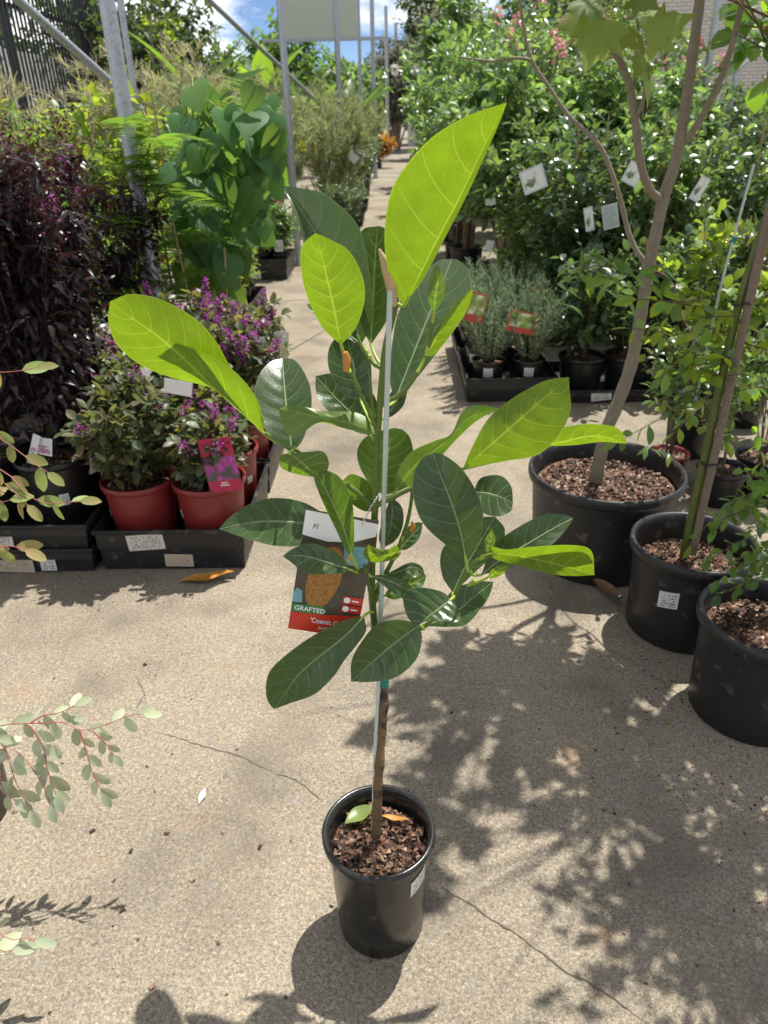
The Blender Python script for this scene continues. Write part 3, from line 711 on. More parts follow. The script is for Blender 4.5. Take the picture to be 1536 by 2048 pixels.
for s, r0, r1, d1 in (('752,1012 780,998 805,985 835,972 880,955 926,937', .0042, .0025, -.03), ('752,1018 715,985 670,955 625,925 592,900 560,884 530,866', .0038, .0028, .0),
                  ('746,1262 790,1268 845,1255 880,1222 908,1192 932,1146 955,1120 984,1112', .0048, .0024, -.05), ('749,1200 765,1160 790,1110 812,1055 824,985 815,945', .0042, .0022, .02),
                  ('757,868 735,815 715,775 697,735 683,692', .0036, .0024, -.03), ('768,740 742,722 722,690 714,668', .0034, .002, .02), ('756,866 745,820 741,770 738,735', .003, .0018, .02),
                  ('762,805 800,790 835,745 852,712 868,626', .0038, .0022, -.02), ('748,1225 738,1170 733,1150 730,1132', .0042, .003, -.03)):
    pts = arr(s); n = len(pts)
    obj('branch', Geo().vtube(crom([hpt(*p, d1*i/(n-1)) for i, p in enumerate(pts)], 24), np.linspace(r0, r1, 24)*(1+.25*(np.arange(24) % 8 == 5)), 8), 'greenstem', hero)

J = jack_leaf
J('808,612 835,560 875,480 920,395 965,300 995,240 1014,205', '785,575 771,510 770,450 780,390 802,345 860,278 935,232', '850,552 893,470 936,386 977,296 1001,240', -.01, -.35, .1, 'y', -1, .25, '792,606', 8, 0, .0022, label='largest bright lime green leaf pointing up past the stake')
J('682,690 668,620 650,540 631,466', '645,655 615,595 602,540 604,492', '712,655 729,600 724,550 698,502 662,480', -.04, -.28, .05, 'y', -1, .15, '700,745 690,712', 9, 0, .001, -.03)
J('722,690 696,590 645,490 595,410 566,372', '690,650 622,560 604,470 584,412', '745,640 740,560 718,455 655,392 605,377', .05, .25, -.3, 'o', 1, .35, '735,705', 9, -.01, .002, .02)
J('742,690 746,600 750,520 755,452', '722,650 711,590 715,520 723,462', '778,630 786,560 784,490 770,457', .035, .35, .0, 'm', 1, .25, '768,735', 9, 0, .001)
J('790,802 830,700 868,605 904,518', '780,760 784,690 798,622 835,562 876,522', '826,765 878,700 925,628 943,590 937,542 918,521', .04, .8, .0, 'o', 1, .18, '762,806', 10, -.01, .0015)
J('868,626 871,590 876,560 873,526', '857,605 856,580 862,548', '885,600 890,570 884,545', -.03, -.15, .0, 'm', -1, .3, '852,712 862,660', 7, 0, .0006, -.02)
J('852,712 884,652 914,612 947,578', '866,672 900,620 930,588', '870,708 905,665 935,618', -.015, -.25, .2, 'y', -1, .5, '835,745', 7, 0, .001, -.02)
J('722,803 712,760 705,720 694,675', '688,790 660,745 656,705 670,678', '740,790 743,740 735,700 714,678', .05, .5, .0, 'o', 1, .2, '746,850', 8)
J('742,872 710,835 670,795 631,752', '708,862 664,830 634,792', '758,838 748,790 712,757 665,747', .06, .7, .1, 'o', 1, .2, '756,888', 9)
J('752,868 705,848 640,834 605,826 558,818', '735,868 690,857 640,845 610,862 585,874 564,850', '745,850 716,826 655,823 605,813 575,811', .0, .5, .15, 'm', -1, .2, '757,875', 8, .01, .002)
J('584,906 576,840 569,775 565,717', '548,880 516,832 509,790 517,752 540,724', '608,875 623,815 618,765 592,722', .03, 1.0, .05, 'o', 1, .14, '586,900', 9, -.012, .0012)
J('528,866 475,820 422,772 372,722 315,672 262,635 220,603', '470,805 420,775 350,757 285,732 236,692 217,645', '520,825 500,785 462,735 430,680 390,637 325,600 262,588', .0, -.30, -.05, 'y', -1, .30, '555,884', 11, 0, .003, 0., flap=('527,866 475,818 422,772 372,724 318,674', '527,840 512,795 475,748 428,716 372,692 330,682', -.012), label='long curled lime green leaf folded over on itself')
J('578,906 600,922 622,942 640,956', '560,912 562,935 592,948 620,953', '612,904 646,903 658,925 652,945', -.01, -.2, -.05, 'm', -1, .2, '588,898', 7)
J('704,1114 688,1060 664,1005 642,962 627,941', '690,1098 670,1055 647,1008 630,965', '708,1090 708,1040 702,995 680,955 650,940', -.075, .15, .2, 'm', 1, .35, '716,1138', 9, 0, .002, -.03)
J('750,1022 722,988 690,956', '728,1022 700,1004 680,972', '750,990 735,962 705,948', .03, -.2, .0, 'm', -1, .2, '750,1030', 7)
J('664,1056 600,1046 520,1043 438,1058', '648,1080 600,1092 545,1091 490,1076 455,1064', '650,1030 602,1003 546,996 500,1008 462,1032', .01, .9, .0, 'o', 1, .16, '700,1062 735,1075', 9, -.015, .0015)
J('702,1140 655,1125 610,1112 565,1112', '690,1146 650,1148 610,1146 584,1126', '690,1120 660,1098 620,1087 588,1096', -.055, .7, .0, 'o', 1, .22, '735,1152 718,1146', 8, -.01, .0012, -.02)
J('800,1104 775,1110 750,1108 726,1104', '790,1117 765,1124 742,1123 729,1114', '792,1090 775,1099 752,1096 735,1090', -.05, -.3, .0, 'y', -1, .3, '788,1118', 6, 0, .002, -.02)
J('768,1152 800,1142 828,1134 849,1146', '790,1139 820,1125 842,1132', '790,1160 820,1156 842,1152', .0, .8, .0, 'o', 1, .2, '748,1180', 6)
J('768,1192 800,1178 835,1163 853,1152', '782,1172 812,1152 842,1144', '788,1199 815,1191 843,1175', .015, .9, .0, 'm', 1, .2, '749,1205', 7)
J('740,1152 770,1158 800,1172 828,1192', '765,1150 800,1158 826,1176', '760,1165 785,1185 812,1200', -.02, .4, .0, 'o', 1, .2, '733,1142', 6, 0, .001, -.02)
J('903,1198 880,1216 855,1235 831,1257', '880,1182 835,1175 808,1188 811,1225', '918,1222 918,1242 885,1244 852,1242', -.05, .8, .0, 'o', 1, .15, '908,1192', 8, -.006, .0015, -.03)
J('728,1232 690,1272 640,1312 600,1346 575,1380 549,1418', '690,1240 620,1275 560,1320 536,1350 532,1388 540,1410', '732,1262 712,1292 688,1322 668,1352 630,1388 582,1406', -.045, .06, .0, 'o', 1, .2, '747,1226', 10, -.015, .0022)
J('838,1250 792,1284 745,1324 702,1363', '805,1240 756,1247 722,1285 703,1322', '844,1278 832,1320 792,1355 742,1364', -.03, .22, .0, 'o', 1, .17, '846,1256', 9, -.008, .0015, -.02)
J('932,1120 920,1060 901,1000 881,950 866,906', '902,1098 850,1052 828,1002 827,950 844,917', '956,1090 967,1040 955,988 924,938 888,910', -.06, .22, .05, 'o', 1, .2, '936,1142', 8, -.008, .0015, -.045)
J('926,937 990,882 1060,820 1138,754', '945,893 976,838 1020,800 1060,776 1095,760', '962,931 1012,922 1076,909 1120,868 1141,820 1139,778', -.03, .1, -.15, 'y', -1, .12, '880,955', 9, -.012, .0014, -.025)
J('1082,893 1130,884 1190,872 1255,887', '1105,862 1160,849 1212,850 1240,860', '1100,892 1150,890 1200,884 1235,886', .03, -.6, .0, 'y', -1, .2, '926,937 1000,920', 8, 0, .001, -.02)
J('788,986 830,932 895,880 938,836 1000,818', '792,950 820,906 868,882 902,868 925,822 958,810', '806,978 842,960 872,925 908,884 948,846 982,825', .01, -.1, .1, 'm', -1, .2, '775,1000', 8, 0, .002)
J('946,985 970,986 1000,994 1026,1006', '962,956 1000,951 1022,972', '955,1018 990,1033 1020,1024', .05, .8, .0, 'o', 1, .15, '930,1000 905,1010', 7, -.008)
J('906,1186 928,1140 960,1085 990,1033', '884,1150 884,1100 925,1058 960,1036', '955,1140 998,1100 1010,1060', .02, .5, .0, 'o', 1, .2, '908,1196', 9, 0, .001, -.03)
J('962,1150 1000,1120 1060,1085 1105,1058 1147,1036', '985,1095 1030,1058 1085,1031 1125,1029', '1000,1140 1060,1118 1108,1085 1135,1055', .0, .6, .05, 'o', 1, .2, '940,1142', 10, -.01, .0015, -.04)
J('984,1106 1040,1112 1110,1128 1189,1150', '983,1093 1012,1099 1060,1094 1140,1090 1182,1101', '990,1118 1040,1132 1100,1148 1150,1152', -.05, -.45, .1, 'y', 1, .25, '960,1118', 9, 0, .0022, -.045)
J('976,1155 990,1144 1005,1136 1021,1130', '982,1140 1000,1130', '990,1156 1008,1146', -.05, -.2, .0, 'y', -1, .3, '950,1160 935,1172', 6, 0, .0006, -.05)
J('970,1112 976,1092 982,1075 984,1058', '968,1095 972,1075', '984,1098 991,1078', -.045, -.1, .0, 'm', -1, .3, '962,1118', 6, 0, .0005, -.05)
J('852,1252 905,1228 948,1194 987,1163', '872,1226 906,1180 950,1164', '892,1254 932,1249 966,1212 981,1186', -.005, .8, .0, 'o', 1, .2, '846,1258', 9)
J('768,992 772,940 778,895 788,856', '742,972 718,930 716,895 740,868', '802,975 826,925 822,880 806,860', .07, .5, .0, 'm', 1, .2, '753,1012', 9)
J('782,992 784,1030 778,1065 766,1096', '772,1020 762,1050 758,1080', '804,1015 806,1050 792,1080', .02, .2, .0, 'o', 1, .25, '770,1003', 8)
J('800,1100 815,1080 832,1062 846,1046', '798,1080 812,1058 832,1045', '815,1098 838,1078', .05, .6, .0, 'o', 1, .2, '806,1075', 6)
J('770,835 788,812 802,785 813,762', '772,810 782,785 800,765', '785,832 806,812 814,785', .06, .4, .0, 'o', 1, .2, '762,838', 7)
J('724,690 700,672 665,645 613,608', '700,680 660,655 625,625', '715,668 690,640 650,612', .085, .6, .0, 'o', 1, .2, '740,715', 8)
# buds and dry scales
for s, rr, dd, nm, mt in (('786,612 784,575 772,530 758,498', (.005, .008, .008, .0015), -.012, 'bud_sheath', 'tanbud'), ('793,606 791,590 790,560', (.004, .004, .001), .0, 'bud', 'greenstem'), ('693,742 694,722 690,704', (.004, .0062, .004), -.035, 'dry_scale', 'orange'), ('822,1062 826,1054 824,1044', (.003, .004, .002), -.01, 'dry_scale', 'orange')):
    pts = arr(s); obj(nm, Geo().vtube(crom([hpt(*p, dd) for p in pts], 12), np.interp(np.linspace(0, 1, 12), np.linspace(0, 1, len(rr)), rr), 7), mt, hero)
# bits lying on the potting mix
def flat_leaf(name, label, px0, px1, z, w, mat, base=None, curl=.15):
    a = G(*px0, z); b = G(*px1, z); l = (b-a).length; c0 = (a+b)/2
    tmv, tmf = T_leaf(9, w/l, [.06, .55, .9, 1, .85, .5, .05], .25, -curl)
    tmv = tmv.copy(); tmv[:, 2] += .05*np.sin(tmv[:, 1]*9)*.5; tmv[:, 2] -= tmv[:, 2].min()
    o = obj(name, Geo().add(tmv*l, tmf), mat); y = (b-a).normalized(); x = y.cross(Vector((0, 0, 1))).normalized()
    m_ = Matrix((x, y, x.cross(y))).transposed().to_4x4(); m_.translation = Vector((a.x, a.y, z+.001)); o.matrix_world = m_
    return tag(o, label, 'fallen leaf')
flat_leaf('fallen_leaf', 'small green leaf lying on the bark chips in the sapling pot', (690, 1648), (748, 1620), PH-.030, .017, 'jack_mid')
flat_leaf('dry_petiole', 'orange dry leaf stalk on the chips beside the sapling trunk', (762, 1632), (816, 1646), PH-.030, .006, 'orange')
flat_leaf('fallen_leaf', 'orange brown fallen leaf lying in front of the red pots tray', (358, 1164), (470, 1158), .002, .026, 'orange')
flat_leaf('fallen_leaf', 'long brown dead leaf leaning between the large black pots', (1185, 1158), (1240, 1208), .03, .025, 'brownleaf')
flat_leaf('fallen_petal', 'pale yellow crumpled bit lying on bare sunny concrete', (398, 1608), (412, 1580), .002, .008, 'whitepetal')
flat_leaf('fallen_leaf', 'tiny yellow leaf lying on the shaded concrete', (1330, 1450), (1336, 1442), .002, .004, 'hedge')

# ---- the hanging label on the sapling
def poly(name, pts, z, mat, parent, th=.0004):
    n = len(pts); g = Geo(); g.add([(x, y, z) for x, y in pts], [tuple(range(n))])
    return obj(name, g, mat, parent, smooth=False)
def letters(name, txt, x, y, size, z, mat, parent, align='LEFT', shear=0., bold=0., sx=1.):
    c = bpy.data.curves.new(name, 'FONT'); c.body = txt; c.size = size; c.align_x = align; c.shear = shear; c.offset = bold; c.resolution_u = 3
    o = bpy.data.objects.new(name, c); COL.objects.link(o)
    dg = bpy.context.evaluated_depsgraph_get(); me = bpy.data.meshes.new_from_object(o.evaluated_get(dg))
    bpy.data.objects.remove(o); me.materials.clear(); me.materials.append(M[mat])
    r = bpy.data.objects.new(name, me); COL.objects.link(r); r.parent = parent; r.location = (x, y, z); r.scale = (sx, 1, 1)
    return r
qa, qb, qc, qd = P(571, 1254, HY+.035), P(717, 1277, HY+.035), P(794, 1050, HY+.054), P(660, 1029, HY+.054)
TW = ((qb-qa).length+(qc-qd).length)/2; TH = ((qd-qa).length+(qc-qb).length)/2
tg_ = thing('plant_tag', 'printed tag picturing an orange fruit hanging from the sapling, reading GRAFTED', 'plant tag', (0, 0, 0))
frame_to(tg_, (qa+qb+qc+qd)/4-((qb-qa)+(qc-qd))/4-((qd-qa)+(qc-qb))/4, (qb-qa)+(qc-qd), (qd-qa)+(qc-qb))
g = card_geo(TW, TH, .0008); g.v[0] = g.v[0]+[TW/2, TH/2, 0]
cd_ = obj('card', g, 'tag_back', tg_, smooth=False)
def tq(pts): return [(u*TW, v*TH) for u, v in pts]
poly('sky_print', tq([(.0, .235), (.14, .24), (.12, .34), (.04, .36), (0, .31)]), .0012, 'tag_blue', tg_)
poly('sky_print', tq([(.62, .62), (.95, .60), (.98, .78), (.60, .76)]), .0012, 'tag_blue', tg_)
poly('fruit_print', tq([(.40+.235*math.cos(a)+.07*math.sin(a), .475+.27*math.sin(a)) for a in np.linspace(0, 2*PI, 28, endpoint=False)]), .0016, 'tag_fruit', tg_)
poly('stalk_print', tq([(.60, .56), (.66, .55), (.74, .70), (.69, .72)]), .0014, 'tanbud', tg_)
poly('white_band', tq([(0, .80), (.35, .775), (.7, .80), (1, .875), (1, .975), (.6, .985), (0, .995)]), .0018, 'tag_white', tg_)
poly('red_band', tq([(0, 0), (1, 0), (1, .20), (.5, .165), (0, .15)]), .0018, 'tag_red', tg_)
poly('green_label', tq([(.0, .155), (.47, .165), (.47, .235), (0, .225)]), .0022, 'tag_green', tg_)
for v0 in (.215, .29):
    poly('red_bar', tq([(.70, v0), (.995, v0), (.995, v0+.062), (.72, v0+.062)]), .0022, 'tag_red', tg_)
    poly('icon', [(.77*TW+.0052*math.cos(a), (v0+.031)*TH+.0052*math.sin(a)) for a in np.linspace(0, 2*PI, 16, endpoint=False)], .0026, 'tag_white', tg_)
    poly('fine_print', tq([(.84, v0+.024), (.94, v0+.024), (.94, v0+.036), (.84, v0+.036)]), .0026, 'tag_white', tg_)
letters('lettering', 'GRAFTED', .045*TW, .176*TH, .0113, .0026, 'tag_white', tg_, bold=.0002, sx=1.0)
letters('lettering', "'Cosmic Gold'", .30*TW, .085*TH, .0125, .0022, 'tag_white', tg_, bold=.0002, sx=.82)
letters('lettering', 'Jackfruit', .43*TW, .035*TH, .0082, .0022, 'tag_white', tg_, shear=.2, sx=.9)
letters('lettering', 'Fl', .12*TW, .86*TH, .012, .0022, 'ink', tg_, shear=.2)
poly('punch_hole', [(.52*TW+.0018*math.cos(a), .93*TH+.0018*math.sin(a)) for a in np.linspace(0, 2*PI, 12, endpoint=False)], .0024, 'ink', tg_)
w0 = np.array(P(723, 1052, HY+.048)); w1 = np.array(P(762, 985, HY+.06))
tt = np.linspace(0, 1, 40)[:, None]
wire = np.array(w0*(1-tt)+w1*tt)+np.hstack([np.sin(tt*60)*.0016, np.cos(tt*60)*.0016, .004*np.sin(tt*PI)])
inv = tg_.matrix_world.inverted()
obj('tie_wire', Geo().vtube([tuple(inv @ Vector(p)) for p in wire], np.full(40, .0009), 5), 'wire', tg_)

# ================================================================== plants in pots: builders
def mixr(rng, n): return rng.uniform(0, 1, n)
POTS = {}
def pot_mesh(R, h, taper, rim, mat, lip):
    k = (round(R, 3), round(h, 3), taper, mat)
    if k not in POTS:
        me = pot_geo(R, h, taper, rim, .005, 36, lip).mesh('pot', True); me.materials.append(M[mat])
        sg = soil_geo(np.random.default_rng(5), R*.90-rim, h*.86, amp=.01).mesh('soil', True); sg.materials.append(M['soil'])
        POTS[k] = (me, sg)
    return POTS[k]
def add_pot(t, R, h, z=0., mat='blackplastic', taper=.82, rim=.008, lip=.016, sticker=None):
    me, sg = pot_mesh(R, h, taper, rim, mat, lip)
    p = obj('pot', me, None, t); p.location.z = z
    s = obj('soil', sg, None, t); s.location.z = z
    if sticker:
        a, z0, hh, wd = sticker
        st = obj('sticker', patch_geo(R*taper, R-rim, h, z0, z0+hh, a-wd, a+wd, .0016), 'sticker', p)
    return z+h*.86

def bush(t, seed, z0, h, r, nst, nsub, sublen, nleaf, size, tm, mat, twig='twig', tstart=.2, stem_r=.006, ang=(.7, 1.3), droop=.15, up=.35, flowers=None, lean=(0, 0), stuff=True, flat=.25, leafname='foliage', upr=.35):
    rg = np.random.default_rng(seed)
    st, tw = grow(rg, h, r, nst, nsub, sublen, tstart, .02, z0, lean, up, flat)
    g = Geo(); g.tubes(st, stem_r, stem_r*.3, 5); g.tubes(tw, stem_r*.35, stem_r*.12, 3)
    obj('stems', g, twig, t)
    pos, d, upv = sites(rg, tw, nleaf, droop=droop, ang=ang, upr=upr)
    g = Geo().leaves(tm, pos, d, upv, size*rg.uniform(.6, 1.2, len(pos)), mixr(rg, len(pos)))
    obj(leafname, g, mat, t, smooth=True, kind='stuff')
    if flowers:
        for (n, ln, fr, npet, ps, fm, nm) in flowers:
            n = min(n, nst)
            P_, D_, U_ = panicles(rg, st[:n, 6]-[0, 0, ln*.3], st[:n, 6]-st[:n, 4], ln, fr, npet, ps)
            gg = Geo().leaves(T_petal, P_, D_, U_, ps*rg.uniform(.6, 1.3, len(P_)), mixr(rg, len(P_)))
            obj(nm, gg, fm, t, smooth=False, kind='stuff')
    return st, tw

# ------------------------------------------------------------------ left side: trays of crepe myrtle
tray('black tray holding the red pots beside the orange fallen leaf', -1.055, -.535, 2.20, 2.76, .165, labels=((.175, .13, .118, .062, 'sticker2', -4), (.28, .10, .04, .05, 'papertan', 2)))
tray('black tray of red pots pushed up behind the front red pot tray', -1.055, -.535, 2.80, 3.36, .165)
for k, zz in enumerate((0, .095)):
    tray(('lower black tray with a tan torn label, under the dark purple plants' if k == 0 else 'upper black tray with a smudged white label, holding dark purple plants'), -1.64, -1.075, 2.19-.0*k, 2.75, .10, zz, labels=(((.275, .145, .038, .066, 'papertan', 2), (.40, .055, .038, .055, 'sticker', 0)) if k == 0 else ((.24, .12, .05, .06, 'sticker2', 4),)))
def crape(name, label, loc, seed, potmat, potz, R, ph, h, r, leafmat_, nst, nsub, nleaf, size, flowers, group=None, sticker=None, twig='darktwig', tm=T_ov, ts=.15):
    t = thing(name, label, 'potted plant', loc, group)
    zs = add_pot(t, R, ph, potz, potmat, .78, .009, .02, sticker)
    dk_ = leafmat_ == 'crape_dark'
    bush(t, seed, zs-.01, h, r, nst, nsub, h*(.19 if dk_ else .30), nleaf, size, tm, leafmat_, twig, ts, .004, flowers=flowers, up=1.1 if dk_ else .45, droop=.35 if dk_ else .1, ang=(.9, 1.45) if dk_ else (.7, 1.3), flat=.12 if dk_ else .25)
    return t
FL = lambda n, npet=46: ((n, .07, .026, npet, .011, 'petal', 'blossom'), (n, .05, .02, 22, .007, 'budred', 'flower_buds'))
red_a = crape('crepe_myrtle', 'red potted bush with purple flowers and a bright pink card, at the tray corner', (-.668, 2.345, 0), 11, 'redplastic', .05, .131, .25, .30, .15, 'crape_green', 14, 11, 8, .046, FL(9), sticker=(rad(-150), .12, .03, .12))
red_b = crape('crepe_myrtle', 'red potted grey green bush with few flowers, against the dark purple plants', (-.925, 2.355, 0), 12, 'redplastic', .05, .131, .25, .40, .165, 'crape_green', 16, 12, 8, .047, FL(5), sticker=(rad(-152), .12, .03, .12))
c_ = clone(red_a, (-.668, 2.615, 0), 2.1, 'red potted purple flowering bush right behind the one with the pink card', None, 1.)
c_ = clone(red_b, (-.925, 2.615, 0), 1.3, 'red potted bush behind the grey green one, beside the dark purple plants', None, 1.03)
mid = [crape('crepe_myrtle', 'tall flowering bush with purple heads in a red pot, tray behind, path side front', (-.668, 2.945, 0), 21, 'redplastic', .05, .131, .25, .50, .17, 'crape_green', 20, 12, 8, .042, FL(18, 70))]
clone(mid[0], (-.665, 3.215, 0), 2.4, 'purple flowering bush at the rear path side corner of the back tray', None, 1.0)
clone(mid[0], (-.93, 2.945, 0), 4.1, 'purple flowering bush in the back tray near the steel post', None, 1.05)
clone(mid[0], (-.93, 3.215, 0), 5.2, 'purple flowering bush at the rear of the back tray beside the steel post', None, 1.08)
dark_fl = ((13, .22, .05, 130, .010, 'budred', 'flower_buds'), (4, .10, .03, 34, .011, 'petal', 'blossom'))
DG = 'dark purple leaved plants'
dk = crape('dark_crepe_myrtle', 'near black leaved bush in a black pot on the upper tray, beside the red pots', (-1.235, 2.40, 0), 31, 'blackplastic', .115, .133, .26, 1.06, .17, 'crape_dark', 12, 10, 11, .058, dark_fl, DG, sticker=(rad(-60), .10, .045, .14), tm=T_drp, ts=.08)
dk2 = crape('dark_crepe_myrtle', 'near black leaved bush in a black pot at the far end of the upper tray', (-1.50, 2.40, 0), 32, 'blackplastic', .115, .133, .26, 1.04, .19, 'crape_dark', 12, 10, 11, .056, dark_fl, DG, sticker=(rad(-75), .05, .05, .16), tm=T_drp, ts=.08)
for (x, y), rz, sc, lb in (((-1.24, 2.63), 1.9, 1.0, 'near black leaved bush right behind the front one, beside the red pots'), ((-1.52, 2.62), 3.7, .92, 'near black leaved bush in the rear row of the stacked trays')):
    c_ = clone(dk, (x, y, 0), rz, lb, DG, sc)
for (x, y), rz, sc, lb in (((-1.28, 3.02), .7, 1.06, 'near black leaved bush standing on the ground between the stacked trays and the post'), ((-1.27, 3.5), 3.3, .95, 'near black leaved bush in front of the thick steel post, behind the purple flowers'), ((-1.55, 3.25), 5.0, .97, 'near black leaved bush behind the rear row of the stacked trays')):
    c_ = clone(dk2, (x, y, -.11), rz, lb, DG, sc)
# cards stuck in those pots
card('care_card', 'magenta care card with a round emblem stuck in the front red pot', 'card', ((414, 987), (481, 979), (465, 873), (402, 880)), 2.225, 'pinkcard')
pc = bpy.context.scene.objects['care_card']
ring = Geo(); a = np.linspace(0, 2*PI, 20, endpoint=False)
v = np.concatenate([np.stack([.0105*np.cos(a), .0105*np.sin(a)+.058, np.full(20, .0014)], 1), np.stack([.0078*np.cos(a), .0078*np.sin(a)+.058, np.full(20, .0014)], 1)])
ring.add(v, [(i, (i+1) % 20, 20+(i+1) % 20, 20+i) for i in range(20)])
ring.add(np.stack([.0045*np.cos(a), .0045*np.sin(a)+.058, np.full(20, .0014)], 1), [tuple(range(20))])
obj('emblem', ring, 'pinkflowercard', pc, smooth=False)
g = Geo()
for yy, ww in ((.038, .030), (-.066, .022), (-.075, .032)): g.add([(-ww/2, yy, .0014), (ww/2, yy, .0014), (ww/2, yy+.004, .0014), (-ww/2, yy+.004, .0014)], [(0, 1, 2, 3)])
obj('fine_print', g, 'white', pc, smooth=False)
card('plant_label', 'white printed strip label on edge between red pot and black pot', 'card', ((187, 952, 2.26), (212, 925, 2.36), (200, 850, 2.36), (170, 846, 2.26)), 2.26, 'sticker2')
card('plant_label', 'silvery picture label folded in the black pot of a dark purple bush', 'card', ((70, 905), (98, 912), (111, 880), (62, 872)), 2.25, 'lilaccard')
card('plant_label', 'narrow lilac picture label leaning in the black pot of a dark purple bush', 'card', ((80, 925), (92, 930), (58, 872), (40, 866)), 2.24, 'lilaccard')
card('plant_label', 'long white label strip leaning among the purple flower heads', 'card', ((526, 742), (548, 738), (524, 675), (500, 676)), 2.86, 'sticker2')
card('plant_label', 'blank grey white card behind the purple flowers beside the path', 'card', ((545, 745), (578, 745), (576, 665), (550, 660)), 3.04, 'white')
card('plant_label', 'glaring white folded label above the red pots', 'card', ((332, 788), (382, 790), (386, 770), (325, 752)), 2.30, 'white')
g = Geo()
for k in range(5): g.leaves(T_petal, [(0, 0, 0)], [(math.cos(k*1.26), -.2, math.sin(k*1.26))], [(0, -1, .2)], .022, [.5])
tag(obj('white_flower', g, 'whitepetal', loc=P(293, 742, 2.42)), 'single white flower among the grey green leaves above the red pots', 'flower')
card('plant_label', 'white upright label in a black pot beside the seedlings', 'card', ((420, 588), (434, 590), (444, 535), (428, 533)), 5.0, 'sticker2')
g = Geo(); g.box((0, 0, 0), (.012, .001, .018), np.array(Matrix.Rotation(.5, 3, 'Y')))
tag(obj('flag_tape', g, 'orange', loc=P(323, 517, 3.75), smooth=False), 'bright orange ribbon tied on a cane beside the steel post', 'ribbon')

# ------------------------------------------------------------------ steel posts and pipes
def tubing(name, label, cat, p0, p1, d, mat='galv', group=None, part='pipe', collar=True):
    p0, p1 = Vector(p0), Vector(p1); t = thing(name, label, cat, p0, group)
    v = np.array([(0, 0, 0), tuple((p1-p0)*.5), tuple(p1-p0)])
    obj(part, Geo().vtube(v, np.full(3, d/2), 20), mat, t)
    if collar:
        u = (p1-p0).normalized(); obj('base_collar', Geo().vtube(np.array([(0, 0, 0), tuple(u*.06)]), np.full(2, d*.72), 20), mat, t)
    return t
def post(label, x, y, d, h=5.5, group='galvanised posts along the path'):
    return tubing('steel_post', label, 'post', (x, y, 0), (x, y, h), d, 'galv', group, 'tube')
p1_ = P(307, 575, 3.72)
post('thick galvanised post rising behind the dark purple bushes', p1_.x, 3.72, .068)
post('galvanised post at the corner of the small seedling tray', -1.06, 8.45, .072)
post('galvanised post in front of the cream panel', -.83, 13.2, .085)
post('thin galvanised post on the left edge of the path far down', -.48, 22., .11)
post('far galvanised post at the end of the path', -.22, 36., .14)
post('farthest galvanised post beyond the end of the path', .20, 42., .15)
q0, q1 = P(20, -15, 5.2), P(225, 168, 5.9)
tubing('brace_pipe', 'pale diagonal brace pipe crossing in front of the dark fence', 'pipe', q0, q1+(q1-q0)*.35, .055, collar=False)
q0, q1 = P(405, -12, 8.4), P(655, 222, 12.5)
tubing('brace_pipe', 'pale diagonal brace pipe running past the seedling tray post', 'pipe', q0-(q1-q0)*.1, q1, .05, collar=False)
q0, q1 = P(238, -10, 7.0), P(262, 130, 7.0)
tubing('steel_post', 'slim grey post close behind the thick galvanised post', 'post', (q1.x, 7.0, 0), (q1.x-.02, 7.0, 5.), .05)

# ------------------------------------------------------------------ leaves placed one by one
def leaf_mesh(name, tm, mat, size=1.):
    g = Geo().add(tm[0]*size, tm[1]); me = g.mesh(name, True); me.materials.append(M[mat]); return me
def put_leaf(me, parent, pos, d, up, size, name='leaf'):
    y = Vector(d).normalized(); x = y.cross(Vector(up)).normalized(); z = x.cross(y)
    m_ = Matrix((x*size, y*size, z*size)).transposed().to_4x4(); m_.translation = Vector(pos)
    o = bpy.data.objects.new(name, me); COL.objects.link(o); o.parent = parent; o.matrix_local = m_
    return o
def heart_template():
    out = [(0, 0), (-.16, -.10), (-.34, -.06), (-.46, .14), (-.44, .36), (-.30, .62), (-.12, .86), (0, 1.0)]
    v = []; f = []
    for i, (x, y) in enumerate(out):
        mxy = max(0, y if i else 0); zc = -.22*mxy*mxy
        v += [(x, y, zc+.10*abs(x)-.10*x*x*2), (x*.5, (y+mxy)/2, zc+.07*abs(x)), (0, mxy, zc), (-x*.5, (y+mxy)/2, zc+.07*abs(x)), (-x, y, zc+.10*abs(x)-.10*x*x*2)]
    for i in range(len(out)-1):
        for j in range(4): f.append((i*5+j, i*5+j+1, (i+1)*5+j+1, (i+1)*5+j))
    return np.array(v), np.array(f)
T_heart = heart_template()
def lobed_template():
    half = [(0, 0), (.12, .02), (.30, -.06), (.55, .02), (.40, .22), (.62, .48), (.34, .46), (.30, .62), (.16, .70), (0, 1.0)]
    c = (0, .38); v = [(c[0], c[1], 0)]; ring_ = half+[(-x, y) for x, y in half[-2:0:-1]]
    for x, y in ring_: v.append((x, y, -.10*(abs(x)**1.3)-.08*max(0, y-.4)))
    n = len(ring_); f = [(0, 1+i, 1+(i+1) % n) for i in range(n)]
    v2 = [tuple(v[0])]+[((x*.5), c[1]+(y-c[1])*.5, .015) for x, y in ring_]+[v[1+i] for i in range(n)]
    f2 = [(0, 1+i, 1+(i+1) % n) for i in range(n)]
    q = [(1+i, 1+n+i, 1+n+(i+1) % n, 1+(i+1) % n) for i in range(n)]
    f2 = [(a, c_, b) for a, b, c_ in f2]
    tri = f2+[(a, b, c_) for a, b, c_, d in q]+[(a, c_, d) for a, b, c_, d in q]
    # all upward
    vv = np.array(v2); out_ = []
    for t in tri:
        nn = np.cross(vv[t[1]]-vv[t[0]], vv[t[2]]-vv[t[0]])
        out_.append(t if nn[2] > 0 else (t[0], t[2], t[1]))
    return vv, np.array(out_)
T_lobe = lobed_template()

